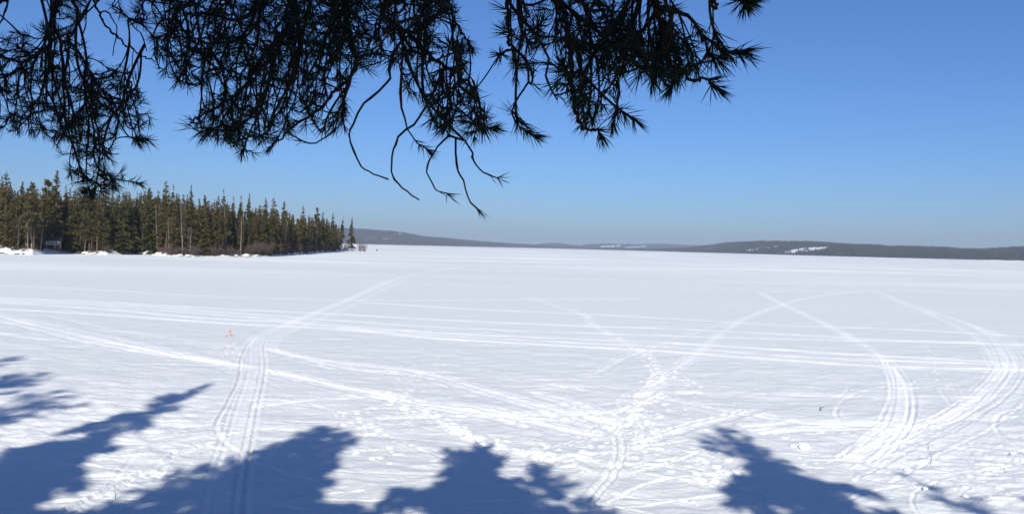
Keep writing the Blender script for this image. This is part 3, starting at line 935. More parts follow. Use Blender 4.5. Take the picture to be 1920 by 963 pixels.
for ai in order:
    a = att_pts[ai]
    long_one = int(ai) in first
    if long_one:
        dv = NP[:cntn] - a
        dd = np.sqrt(dv[:, 0] ** 2 * 2.2 + dv[:, 1] ** 2 * 1.5 + (dv[:, 2] - 0.22) ** 2 * 0.5)
    else:
        dd = np.linalg.norm(NP[:cntn] - a, axis=1)
    # prefer nodes above and behind the tip
    dd = dd + 0.35 * np.clip(a[2] - NP[:cntn, 2], 0, 1) + np.where(usable[:cntn], 0, 99)
    j = int(dd.argmin())
    p0 = NP[j]; L_ = np.linalg.norm(a - p0)
    if L_ < 0.02: continue
    if L_ > 0.22:
        mx_, my_ = project(((p0 + a) / 2)[None])
        if not any(in_poly(mx_, my_, z_[0])[0] for z_ in ZONES): continue
    pj = NPar[j]
    pd = unit(p0 - NP[pj]) if pj >= 0 else np.array([0, 0, -1.0])
    side = brs.randn(3); side -= pd * (side @ pd); side = unit(side)
    p1 = p0 + (pd * 0.35 + side * 0.2) * L_ + np.array([0, 0, -0.10 * L_])
    if long_one: p1 = p0 * 0.45 + a * 0.55 + side * 0.2 * L_ + np.array([0, 0, -0.12 * L_])
    n = int(np.clip(L_ / 0.022, 3, 15))
    t = np.linspace(0, 1, n + 1)[1:, None]
    Q = (1 - t) ** 2 * p0 + 2 * t * (1 - t) * p1 + t * t * a
    par = j; ids = []
    for q in Q:
        NP[cntn] = q; NPar[cntn] = par; NBr[cntn] = NBr[j]; usable[cntn] = True
        par = cntn; ids.append(cntn); cntn += 1
    shoots.append([j] + ids)
# thicken twigs that carry others
cnt_d = np.zeros(cntn)
for sh in shoots:
    cnt_d[sh[-1]] += 1
for i in range(cntn - 1, n_limb - 1, -1):
    if NPar[i] >= n_limb: cnt_d[NPar[i]] += cnt_d[i]
NRad[n_limb:cntn] = 0.0021 * np.clip(cnt_d[n_limb:cntn], 1, 40) ** 0.36

def needle_block(P, A, L, wdt):
    """three-sided tapering needles"""
    n = len(P)
    ref = unit(np.cross(A, np.array([0.3, 0.5, 0.81])))
    b2 = np.cross(A, ref)
    base = [P + wdt * (math.cos(q) * ref + math.sin(q) * b2) for q in (0, 2.094, 4.189)]
    mid = [p + A * L * 0.55 for p in base]
    tip = P + A * L
    V = np.stack(base + mid + [tip], 1).reshape(-1, 3)
    o = np.arange(n)[:, None] * 7
    T = np.concatenate([o + np.array([[3, 4, 6]]), o + np.array([[4, 5, 6]]), o + np.array([[5, 3, 6]])])
    Q = np.concatenate([o + np.array([[0, 1, 4, 3]]), o + np.array([[1, 2, 5, 4]]), o + np.array([[2, 0, 3, 5]])])
    return V, Q, T

wood = {b: MB() for b in range(len(bkeys))}
ndl = {b: [[], []] for b in range(len(bkeys))}
nl_by = {}
# limb tubes
i = 0
start = 0
for i in range(n_limb):
    if nend[i]:
        ids = np.arange(start, i + 1)
        nd = 1 + 0.4 * np.maximum(0, np.sin(np.arange(len(ids)) * 0.9)) ** 8   # bud scars
        P = NP[ids]
        wood[nbr[i]].tube(P, NRad[ids] * nd, 6)
        start = i + 1
for sh in shoots:
    ids = np.array(sh)
    r_ = NRad[ids].copy(); r_[0] = r_[1]
    wood[NBr[ids[1]]].tube(NP[ids], r_, 4)
# needles: thick brushes on the last 7-11 cm of each shoot
def brush(bi, P, n, lo=0.040, hi=0.058, burst=0.35):
    seg = np.linalg.norm(np.diff(P, axis=0), axis=1)
    s = np.concatenate([[0], np.cumsum(seg)])
    tot = s[-1]
    span = min(tot, brs.uniform(0.045, 0.08))
    u = tot - span * brs.uniform(0, 1, n)
    nb_ = int(n * burst)
    u[:nb_] = tot - 0.008 * brs.uniform(0, 1, nb_)
    pos = np.stack([np.interp(u, s, P[:, k]) for k in range(3)], 1)
    u2 = np.clip(u - 0.02, 0, None)
    pos2 = np.stack([np.interp(u2, s, P[:, k]) for k in range(3)], 1)
    T = unit(pos - pos2 + 1e-6)
    rnd = brs.randn(n, 3); rnd -= T * np.sum(rnd * T, 1)[:, None]; rnd = unit(rnd)
    ang = brs.uniform(0.25, 0.95, n)
    ang[:nb_] = brs.uniform(0.0, 0.75, nb_)
    A = unit(T * np.cos(ang)[:, None] + rnd * np.sin(ang)[:, None] + np.array([0, 0, -0.12]))
    ndl[bi][0].append(pos); ndl[bi][1].append(A); nl_by.setdefault(bi, []).append(np.full(n, brs.uniform(0.68, 1.12)))
for sh in shoots:
    brush(NBr[sh[1]], NP[np.array(sh)], brs.randint(11, 21))
# ends of the traced limbs that carry tufts
TUFT = {('a', 5), ('a', 3), ('a', 1), ('g', 5), ('g', 6), ('g', 7), ('g', 3), ('g', 8), ('i', 0), ('i', 1), ('j', 0), ('j', 1), ('j', 2), ('k', 0), ('k', 2), ('k', 3), ('k', 4), ('l', 0), ('h', 0), ('f', 0), ('g', 0), ('e', 1)}
start = 0; li = -1; curb = -1
for i in range(n_limb):
    if nend[i]:
        if nbr[i] != curb: curb = nbr[i]; li = 0
        else: li += 1
        key = (bkeys[curb], li)
        if key in TUFT:
            P = NP[start:i + 1]
            small = key in {('g', 5), ('g', 6), ('g', 7)}
            brush(curb, P[-8:] if small else P[-14:], 9 if small else 44, burst=0.9 if small else 0.35)
            if key in {('k', 2), ('l', 0)}:
                for q in (3, 5, 8):
                    if len(P) - q > 5: brush(curb, P[:-q][-8:], 26)
        start = i + 1
for bi, k in enumerate(bkeys):
    ob = wood[bi].build('branch', M['limb'], npine, smooth=True)
    ob.matrix_parent_inverse = Matrix.Translation((-TX, -TY, -tz))
    if ndl[bi][0]:
        P = np.vstack(ndl[bi][0]); A = np.vstack(ndl[bi][1])
        L_ = brs.uniform(0.044, 0.070, (len(P), 1)) * np.concatenate(nl_by[bi])[:, None]
        V, Q, T = needle_block(P, A, L_, 0.0012)
        nn = mesh_obj('needles', V, [Q, T], M['needle'], ob)
        nn['kind'] = 'stuff'

# ------------------------------------------------------------------ wooded point at left
SH = [(-330, 470), (-60, 474), (0, 475), (60, 478), (130, 475), (200, 478), (260, 477), (330, 481), (420, 481.5), (500, 481), (560, 477.5), (620, 473), (650, 470.8), (664, 470)]
shore = np.array([ground(x, y)[:2] for x, y in SH])
def shore_y(px):
    return float(np.interp(px, [s[0] for s in SH], shore[:, 1]))
# land sheet: columns follow viewing azimuth along the shore, rows run inland
cols = np.linspace(-330, 672, 330)
inl = np.concatenate([np.array([-8, -4, -1.5, 0, 1, 2, 3.2, 4.5, 6, 8, 11, 15, 20, 28]), np.array([40, 60, 90, 140, 220])])
LX, LY, LZ = [], [], []
def land_z(x, y, s):
    bump = 0.9 * fbm(x * 0.16, y * 0.16, 4) + 0.35 * fbm(x * 0.7, y * 0.7, 2)
    r_ = np.clip(s / 6.0, 0, 1); r_ = r_ * r_ * (3 - 2 * r_)
    return r_ * (1.15 + bump) + np.clip((s - 6) / 60, 0, 1) * 2.0 - np.where(s < 0.5, 0.35, 0)
VV = []
for c in cols:
    y0 = shore_y(c) + 2.0 * float(fbm(np.array(c * 0.05), np.array(3.3), 3)) + (0 if c < 664 else 20 * (c - 664))
    u = (ground(c, 480)[0] / ground(c, 480)[1])
    for s in inl:
        y = y0 + s
        x = u * y
        z = float(land_z(np.array(x), np.array(y), np.array(float(s))))
        if c < 85 and s > 0.4: z += 1.9 * min(1.0, (85 - c) / 70.0) * min(1, s / 5.0) * (0.8 + 0.6 * float(vnoise(np.array(x * 0.3), np.array(y * 0.3))))
        if c > 655: z = z * max(0, (672 - c) / 17.0) - 0.3 * max(0, (c - 662) / 10)
        VV.append((x, y, z))
nc, ni = len(cols), len(inl)
vi = np.arange(nc * ni).reshape(nc, ni)
q = np.stack([vi[:-1, :-1], vi[1:, :-1], vi[1:, 1:], vi[:-1, 1:]], -1).reshape(-1, 4)
lo = mesh_obj('snowy_shore', VV, q, M['bank_snow'], smooth=True)
tag(lo, 'snowy bank under the forest on the left point', kind='structure')

def forest_z(s, px=200):
    return 0.9 + min(1.0, max(0, s - 6) / 60) * 2.0

SPR = [make_spruce('spruce_tree', 100 + i, 20.0, [3.0, 2.6, 3.4, 2.0, 2.9][i], [3000, 2600, 3400, 1500, 2900][i], 0.52, [0.06, 0.10, 0.02, 0.25, 0.08][i], [0.8, 0.85, 0.75, 0.9, 1.0][i], [0, .1, 0, .3, .2][i], sides=5) for i in range(5)]
PIN = [make_pine('pine_tree', 120 + i, 20.0, [2.9, 2.6, 3.3, 2.5][i], [2600, 2200, 2900, 2100][i], 0.52, [0.28, 0.36, 0.24, 0.42][i], [26, 22, 30, 20][i], 0.8, [0.02, -0.015, 0.0, 0.03][i], 5, True, 1.15) for i in range(4)]
BIR = [make_birch('birch_tree', 140 + i, 15.0, [1.5, 1.2, 1.7][i], 420, [0.02, -0.05, 0.07][i]) for i in range(3)]
protos = {'s': SPR, 'p': PIN, 'b': BIR}
used = {}
def place(kind, idx, px, s_in, height, label, group, rz=0.0, name=None):
    src = protos[kind][idx]
    o = copy_tree(src) if used.get((kind, idx)) else src
    used[(kind, idx)] = True
    if name: o.name = name
    y = shore_y(px) + s_in
    u = ground(px, 480); x = u[0] / u[1] * y
    base_h = 15.0 if kind == 'b' else 20.0
    k = height / base_h
    o.location = (x, y, forest_z(s_in) - 0.3)
    o.scale = (k * frs.uniform(0.9, 1.15), k * frs.uniform(0.9, 1.15), k)
    o.rotation_euler = (0, 0, rz)
    tag(o, label, 'tree', group)
    return o
frs = np.random.RandomState(31)
# tree-top line of the photo
TOPX = [-330, -40, 0, 45, 100, 150, 230, 270, 310, 358, 385, 418, 465, 500, 530, 565, 600, 622, 640]
TOPY = [300, 318, 322, 345, 342, 348, 352, 352, 352, 360, 368, 372, 375, 382, 388, 396, 402, 408, 420]
def top_h(px, s_in, top=None):
    y = shore_y(px) + s_in
    t = np.interp(px, TOPX, TOPY) if top is None else top
    return CAMZ + (hor(px) - t) * y / F - forest_z(s_in) + 0.3

# individual trees one can point at: kind, variant, x, inland, photo top y, label
SPECIAL = [
 ('s', 4, 658, 6, 405, 'lone narrow spruce at the very tip of the wooded point'),
 ('s', 3, 641, 14, 404, 'thin spire-like spruce just left of the lone spruce at the tip'),
 ('s', 0, 622, 14, 397, 'pointed spruce third from the tip of the wooded point'),
 ('s', 2, 605, 16, 394, 'full green spruce fourth from the tip of the wooded point'),
 ('p', 1, 592, 14, 389, 'open-crowned pine between two spruces near the tip of the point'),
 ('s', 0, 566, 10, 384, 'tall spruce rising above its neighbours over the brown shrubs near the point'),
 ('s', 1, 530, 12, 374, 'slim spruce with clear top standing right of the double-topped spruces'),
 ('s', 2, 509, 8, 367, 'broad bright green spruce, taller of the two close together at the forest middle right'),
 ('s', 0, 498, 12, 369, 'spruce pressed against the left side of the broad bright green one'),
 ('s', 4, 465, 9, 361, 'tall full spruce over the middle of the shrubby shore'),
 ('s', 3, 450, 14, 364, 'thin ragged spruce left of the tall full one over the shrubby shore'),
 ('s', 3, 436, 15, 366, 'small pointed spruce just right of the ragged tall one'),
 ('s', 3, 418, 8, 352, 'very tall ragged spruce with gaps in its crown sticking out of the forest'),
 ('s', 0, 406, 12, 364, 'dense spruce at the left foot of the very tall ragged one'),
 ('s', 1, 383, 12, 362, 'narrow spruce standing in the dip left of the ragged tall one'),
 ('s', 4, 357, 7, 345, 'tall spruce with a knobbly top in the middle of the forest'),
 ('s', 3, 322, 9, 344, 'spruce with a small tufted top sticking up over the forest'),
 ('s', 0, 309, 9, 336, 'tallest spruce right of the hanging pine branch'),
 ('s', 2, 283, 1.5, 352, 'wide olive spruce growing down to the snow, right of the dark gap'),
 ('s', 2, 228, 1.5, 355, 'wide olive spruce growing down to the snow, left of the dark gap'),
 ('s', 1, 277, 12, 348, 'dark spruce behind the tip of the hanging pine branch'),
 ('s', 3, 121, 12, 345, 'thin dark spruce standing left of the hanging branch end'),
 ('s', 1, 106, 10, 315, 'tall thin spruce whose top meets the hanging pine branch'),
 ('p', 2, 92, 18, 335, 'bushy olive pine behind the red cottage'),
 ('p', 0, 64, 5, 340, 'bushy olive pine left of the red cottage'),
 ('s', 1, 41, 12, 337, 'short pointed spruce top over the boulders at far left'),
 ('s', 2, 8, 6, 318, 'big dark spruce at the left edge of the view'),
 ('p', 2, 150, 5, 350, 'wide pine right of the red cottage under the hanging branch'),
 ('p', 3, 175, 7, 356, 'pine with a brown trunk at the left edge of the dark gap'),
]
for kd, vi_, px, s_in, top, lab in SPECIAL:
    o = place(kd, vi_, px, s_in, top_h(px, s_in, top), lab, None, frs.uniform(0, 6.28))
BSP = [
 (33, 3, 408, 0, 'leftmost pale birch trunk rising behind the snow covered boulders'),
 (52, 3, 395, 1, 'pale birch trunk between the boulders and the cottage'),
 (75, 3.5, 400, 2, 'birch leaning right beside the red cottage'),
 (134, 3, 385, 0, 'straight brown-white birch at the right of the cottage'),
 (158, 2, 410, 2, 'pale leaning birch rising from a snowy rock'),
 (266, 2, 420, 0, 'white birch trunk between the two wide olive spruces'),
 (317, 4, 410, 1, 'pale forked birch trunk right of the wide olive spruce'),
 (355, 2, 425, 2, 'leaning white birch trunk in the middle of the forest edge'),
 (417, 5, 385, 0, 'long straight pale birch trunk below the ragged tall spruce'),
 (532, 3, 412, 2, 'pale birch trunk above the brown shrubs'),
 (570, 2, 435, 2, 'leaning white birch trunk near the right end of the shrubs'),
 (590, 3, 440, 0, 'thin birch trunk close to the tip of the point'),
 (655, 4, 440, 0, 'small pale birch trunk in front of the lone spruce'),
]
for px, s_in, top, v, lab in BSP:
    place('b', v, px, s_in, top_h(px, s_in, top), lab, None, frs.uniform(-0.4, 0.4))
# the crowd behind and between them
SECT = [(-400, 0, 'outside the left edge of the view'), (0, 130, 'around the red cottage'), (130, 300, 'under the hanging branch'), (300, 430, 'in the middle of the wooded point'), (430, 560, 'above the brown shrubs'), (560, 680, 'towards the tip of the wooded point')]
def sect(px):
    for a, b, t in SECT:
        if a <= px < b: return t
    return SECT[-1][2]
NAMEK = {'s': ('spruce', 'dark spruce', ), 'p': ('pine', 'olive green pine'), 'b': ('birch', 'bare brown birch')}
MARKS = [(8, 'the big dark spruce at the left edge'), (33, 'the leftmost pale birch'), (64, 'the pine left of the cottage'), (97, 'the red cottage'), (134, 'the birch right of the cottage'),
         (158, 'the pale leaning birch on its rock'), (200, 'the dark gap in the forest'), (228, 'the wide olive spruce left of the gap'), (256, 'the dip between the two wide olive spruces'), (283, 'the wide olive spruce right of the gap'),
         (322, 'the tufted spruce top'), (357, 'the knobbly-topped spruce'), (385, 'the dip in the treeline'), (418, 'the very tall ragged spruce'), (440, 'the small pointed spruce'), (465, 'the tall full spruce'),
         (509, 'the broad bright green spruce'), (532, 'the birch above the shrubs'), (566, 'the tall spruce over the shrubs'), (592, 'the open-crowned pine'), (622, 'the spruce third from the tip')]
def mark_label(kd, px, rel, row):
    m_, t_ = min(MARKS, key=lambda q: abs(q[0] - px))
    side_ = 'just left of ' if px < m_ - 3 else ('just right of ' if px > m_ + 3 else 'in line with ')
    size_ = 'tall ' if rel > 0.9 else ('middling ' if rel > 0.75 else 'short ')
    row_ = ['front-row ', 'second-row ', 'inner ', 'back '][min(row, 3)]
    return size_ + row_ + {'s': 'spruce ', 'p': 'olive pine ', 'b': 'bare birch '}[kd] + side_ + t_
for row, (s_in, step, keep) in enumerate([(4, 15, 0.8), (9, 12, 0.95), (15, 11, 1.0), (23, 11, 1.0)]):
    px = -34 + frs.uniform(0, 8)
    while px < 632:
        px += step * frs.uniform(0.7, 1.3) * (0.75 if px > 520 else 1.0)
        if px > 634 or frs.rand() > keep: continue
        s_ = s_in + frs.uniform(-2, 3)
        if 75 < px < 118 and s_ < 12: continue          # the cottage clearing
        r_ = frs.rand()
        if row == 0:
            kd = 'p' if r_ < 0.25 else ('b' if r_ < 0.45 else 's')
        elif row < 2:
            kd = 'p' if r_ < 0.22 else ('b' if r_ < 0.3 else 's')
        else:
            kd = 'p' if r_ < 0.12 else 's'
        full = top_h(px, s_)
        hh = full * (frs.uniform(0.76, 0.98) if row > 1 else frs.uniform(0.68, 0.95))
        if kd == 'b': hh = full * frs.uniform(0.55, 0.8)
        if kd == 'p': hh *= 0.9
        lab = mark_label(kd, px, hh / full, row)
        place(kd, frs.randint(len(protos[kd])), px, s_, hh, lab, NAMEK[kd][0] + ' trees ' + sect(px), frs.uniform(0, 6.28))

# the depth of the wood, which reads as one dark mass
bk = MB(); bt = MB()
lowS = [spruce_crown(500 + i, 20.0, 3.0, 620, 0.85, 0.05, 0.8) for i in range(4)]
for s_in, step in ((33, 11), (45, 11), (60, 12), (80, 13)):
    px = -60
    while px < 626:
        px += step * frs.uniform(0.7, 1.3)
        s_ = s_in + frs.uniform(-4, 4)
        k = top_h(px, s_) * frs.uniform(0.74, 0.97) / 20
        y = shore_y(px) + s_; u = ground(px, 480); a_ = frs.uniform(0, 6.28)
        V, T = lowS[frs.randint(4)]
        V = np.stack([V[:, 0] * math.cos(a_) - V[:, 1] * math.sin(a_), V[:, 0] * math.sin(a_) + V[:, 1] * math.cos(a_), V[:, 2]], 1) * k
        bk.add(V + np.array([u[0] / u[1] * y, y, forest_z(s_) - 0.3]), None, T)
        bk.tube([(u[0] / u[1] * y, y, forest_z(s_) - 0.5), (u[0] / u[1] * y, y, forest_z(s_) + k * 19)], [0.16, 0.03], 4)
tag(bk.build('deep_forest', M['spruce_leaf']), 'dark mass of forest filling the depth of the wooded point', 'forest', kind='stuff')

# young spruces that close the forest foot
for row, (s_in, step) in enumerate([(5, 24), (10, 17), (17, 14)]):
    px = -30
    while px < 625:
        px += step * frs.uniform(0.6, 1.4)
        s_ = s_in + frs.uniform(-1.5, 3)
        if 75 < px < 118 and s_ < 13: continue
        hh = frs.uniform(3.5, 9.5) if row else frs.uniform(2.0, 5.0)
        o = place('s', [0, 2, 1][frs.randint(3)], px, s_, hh, mark_label('s', px, 0.5, row).replace('short ', 'low young '), 'young spruces ' + sect(px), frs.uniform(0, 6.28))
        o.scale = (hh / 20 * 1.7, hh / 20 * 1.7, hh / 20)

# bare shrubs along the shore
def make_shrub(seed, h=2.4, n=46):
    rs = np.random.RandomState(seed)
    mb = MB()
    for _ in range(n):
        a = rs.uniform(0, 6.28); sp = rs.uniform(0.05, 0.75); l = h * rs.uniform(0.5, 1.0)
        b0 = np.array([rs.randn() * 0.25, rs.randn() * 0.25, -0.1])
        e = b0 + np.array([math.cos(a) * sp * l, math.sin(a) * sp * l, l])
        m_ = (b0 + e) / 2 + np.array([math.cos(a), math.sin(a), 0]) * 0.12 * l * sp
        mb.tube([b0, m_, e], [0.022, 0.016, 0.006], 3)
        for q in range(3):
            p = m_ * (1 - q * 0.3) + e * q * 0.3
            e2 = p + rs.randn(3) * 0.22 * l + np.array([0, 0, 0.3 * l])
            mb.tube([p, e2], [0.012, 0.004], 3)
    return mb.build('bare_shrub', M['twig_brown'])
shr = [make_shrub(200 + i) for i in range(4)]
ush = [False] * 4
k = 0
for px in list(np.arange(300, 650, 5.2)) + [20, 45, 140, 172, 205, 245, 262, 676, 683]:
    px = px + frs.uniform(-3, 3)
    v = frs.randint(4)
    if ush[v]:
        o = shr[v].copy(); C.objects.link(o)
    else:
        o = shr[v]; ush[v] = True
    s_in = frs.uniform(0.8, 5)
    tip = px > 665
    y = shore_y(min(px, 663)) + (s_in if not tip else -20)
    u = ground(px, 480); x = u[0] / u[1] * y
    sc_ = frs.uniform(0.8, 1.5) * (1.5 if 470 < px < 650 else 1.0) * (2.4 if tip else 1)
    o.location = (x, y, 0.6 if not tip else 0.0)
    o.scale = (sc_, sc_, sc_ * frs.uniform(0.8, 1.2))
    o.rotation_euler = (0, 0, frs.uniform(0, 6.28))
    if tip:
        tag(o, 'reddish bare bush on the ice edge right of the lone spruce', 'shrub', 'bushes right of the lone spruce')
    else:
        m_, t_ = min(MARKS, key=lambda q: abs(q[0] - px))
        tag(o, ('broad ' if sc_ > 1.6 else 'small ') + 'leafless brown bush ' + ('just left of ' if px < m_ - 3 else 'just right of ' if px > m_ + 3 else 'in line with ') + t_, 'shrub', 'bare bushes along the wooded shore')
# snow-capped boulders and drifts along the shore
def make_boulder(seed):
    rs = np.random.RandomState(seed)
    n, m_ = 12, 8
    V = []
    for j in range(m_ + 1):
        ph = math.pi * j / m_
        for i in range(n):
            th = 2 * math.pi * i / n
            d = np.array([math.sin(ph) * math.cos(th), math.sin(ph) * math.sin(th), math.cos(ph) * 0.6])
            r_ = 1 + 0.35 * float(fbm(np.array(d[0] * 1.6 + seed), np.array(d[1] * 1.6 + d[2] * 2), 3))
            V.append(d * r_)
    V = np.array(V)
    Q = [[j * n + i, (j + 1) * n + i, (j + 1) * n + (i + 1) % n, j * n + (i + 1) % n] for j in range(m_) for i in range(n)]
    root = empty('boulder', (0, 0, 0))
    mesh_obj('stone', V, np.array(Q), M['rock'], root, smooth=True)
    Vc = V[:n * 5] * np.array([1.08, 1.08, 1.0]) + np.array([0, 0, 0.12])
    Vc[n * 4:] = V[n * 4:n * 5] * 0.98
    Qc = [q_ for q_ in Q if max(q_) < n * 5]
    mesh_obj('snow_cap', Vc, np.array(Qc), M['bank_snow'], root, smooth=True)
    return root
bl = [make_boulder(300 + i) for i in range(3)]
ub = [False] * 3
BLD = [(8, 2.0, 1.6, 'low snow covered boulder at the left edge of the shore'), (24, 6, 1.9, 'boulder with the highest white snow cap at far left'),
       (38, 2.2, 1.5, 'brown bare-sided boulder below the leftmost birch'), (52, 3.5, 1.2, 'flat boulder at the right end of the far left rocks'),
       (16, 1.2, 1.0, 'small dark-sided boulder under the snow capped one'), (128, 5, 1.2, 'rounded snow capped boulder right of the cottage'),
       (160, 1.6, 1.0, 'boulder at the foot of the leaning pale birch'), (176, 1.4, 0.8, 'small boulder left of the dark gap in the forest'),
       (262, 1.5, 1.1, 'boulder at the foot of the white birch between olive spruces'), (338, 1.6, 0.9, 'boulder in the snow at the middle of the shore'),
       (352, 1.4, 1.0, 'boulder below the leaning white birch trunk'), (440, 1.5, 1.0, 'boulder where the brown shrubs begin'), (462, 1.2, 1.2, 'broad snow capped boulder under the tall full spruce'),
       (480, 1.6, 1.1, 'boulder half sunk in snow amid the brown shrubs'), (545, 1.4, 0.8, 'boulder near the right end of the brown shrubs')]
for px, s_in, s_, lab in BLD:
    v = frs.randint(3)
    o = copy_tree(bl[v]) if ub[v] else bl[v]; ub[v] = True
    y = shore_y(px) + s_in; u = ground(px, 480); x = u[0] / u[1] * y
    o.location = (x, y, 0.05 + 0.12 * s_in); o.scale = (s_ * frs.uniform(0.9, 1.4), s_, s_ * frs.uniform(0.7, 1.1)); o.rotation_euler = (0, 0, frs.uniform(0, 6))
    tag(o, lab, 'boulder')

# ------------------------------------------------------------------ red cottage among the trees
M['red'] = mat_basic('red_boards', (0.12, 0.03, 0.025), (0.18, 0.045, 0.035), 3.0, stretch=(1, 1, 0.3))
M['white'] = mat_basic('white_paint', (0.66, 0.66, 0.63), (0.78, 0.78, 0.76), 2.0)
M['glass'] = mat_basic('window_glass', (0.10, 0.12, 0.13), (0.16, 0.18, 0.19), 1.0, rough=0.1, spec=0.6)
M['roof'] = mat_basic('roof_felt', (0.04, 0.04, 0.04), (0.07, 0.065, 0.06), 3.0)
M['wood'] = mat_basic('weathered_wood', (0.22, 0.16, 0.10), (0.34, 0.26, 0.18), 3.0, stretch=(1, 1, 0.3))
yc = shore_y(95) + 8.5; uc = ground(97, 480); xc = uc[0] / uc[1] * yc
cot = empty('cottage', (xc, yc, 1.9), R(24))
cot.scale = (0.85, 0.85, 0.95)
tag(cot, 'small red cottage with white-framed windows among the trees at far left', 'cottage')
mb = MB(); mb.box((0, 1.6, 1.35), (6.4, 3.2, 2.7)); mb.build('wall', M['red'], cot)
mb = MB()
V = [(-3.6, -0.5, 2.65), (3.6, -0.5, 2.65), (3.6, 1.6, 4.0), (-3.6, 1.6, 4.0), (3.6, 3.7, 2.65), (-3.6, 3.7, 2.65),
     (-3.6, -0.5, 2.5), (3.6, -0.5, 2.5), (3.6, 3.7, 2.5), (-3.6, 3.7, 2.5)]
mb.add(V, [[0, 1, 2, 3], [3, 2, 4, 5], [6, 9, 8, 7], [0, 6, 7, 1], [4, 8, 9, 5]], [[1, 7, 2], [7, 8, 2], [8, 4, 2], [0, 3, 6], [6, 3, 9], [9, 3, 5]])
mb.build('roof', M['roof'], cot)
for wx in (-2.3, -0.9, 0.5, 1.9):
    f = MB()
    f.box((wx, -0.03, 2.32), (1.22, 0.08, 0.20)); f.box((wx, -0.03, 1.18), (1.22, 0.08, 0.20))
    for sx in (-0.53, 0.0, 0.53): f.box((wx + sx, -0.035, 1.75), (0.16, 0.075, 0.94))
    wf = f.build('window', M['white'], cot)
    g_ = MB(); g_.box((wx, 0.0, 1.75), (0.96, 0.03, 0.88)); g_.build('pane', M['glass'], wf)
for sx in (-1.7, 1.2, 3.0):
    g_ = MB(); g_.box((sx, -1.5, 0.95), (0.16, 0.16, 2.5)); g_.build('porch_post', M['white'], cot)
g_ = MB(); g_.box((0.65, -1.5, 2.28), (4.9, 0.14, 0.14)); g_.build('porch_beam', M['white'], cot)
g_ = MB(); g_.box((0.9, -0.85, 0.0), (4.6, 1.7, 0.16)); g_.build('deck', M['wood'], cot)
g_ = MB(); g_.box((2.1, -1.62, 0.72), (2.6, 0.08, 0.14)); g_.build('rail', M['wood'], cot)
for px_, lab in ((49, 'brown wooden post left of the cottage, nearer the boulders'), (59, 'brown wooden post left of the cottage, nearer the cottage')):
    yy = shore_y(px_) + 7; u_ = ground(px_, 480)
    g_ = MB(); g_.box((0, 0, 0.9), (0.30, 0.30, 2.4)); g_.box((0, 0, 2.14), (0.40, 0.40, 0.10))
    o = g_.build('wooden_post', M['wood']); o.location = (u_[0] / u_[1] * yy, yy, 1.2)
    tag(o, lab, 'post')

# ------------------------------------------------------------------ far hills with their forest
def mat_hill(name, c1, c2):
    m = bpy.data.materials.new(name); m.use_nodes = True
    nt = m.node_tree; N = nt.nodes; L = nt.links
    b = N['Principled BSDF']; b.inputs['Roughness'].default_value = 0.9; b.inputs['Specular IOR Level'].default_value = 0.1
    at = N.new('ShaderNodeAttribute'); at.attribute_name = 'clear'
    g = N.new('ShaderNodeNewGeometry')
    no = N.new('ShaderNodeTexNoise'); no.inputs['Scale'].default_value = 0.012; no.inputs['Detail'].default_value = 6
    L.new(g.outputs['Position'], no.inputs['Vector'])
    rp = N.new('ShaderNodeMix'); rp.data_type = 'RGBA'; rp.inputs['A'].default_value = (*c1, 1); rp.inputs['B'].default_value = (*c2, 1)
    L.new(no.outputs['Fac'], rp.inputs['Factor'])
    mx = N.new('ShaderNodeMix'); mx.data_type = 'RGBA'; mx.inputs['B'].default_value = (0.85, 0.87, 0.9, 1)
    L.new(at.outputs['Fac'], mx.inputs['Factor']); L.new(rp.outputs['Result'], mx.inputs['A'])
    L.new(mx.outputs['Result'], b.inputs['Base Color'])
    return m
M['hill'] = mat_hill('hill_shaded_floor', (0.03, 0.033, 0.036), (0.07, 0.073, 0.08))  # dark base colour carries the shade on snow between the trees
M['far_tree'] = mat_basic('far_trees', (0.016, 0.019, 0.02), (0.036, 0.038, 0.036), 0.02)
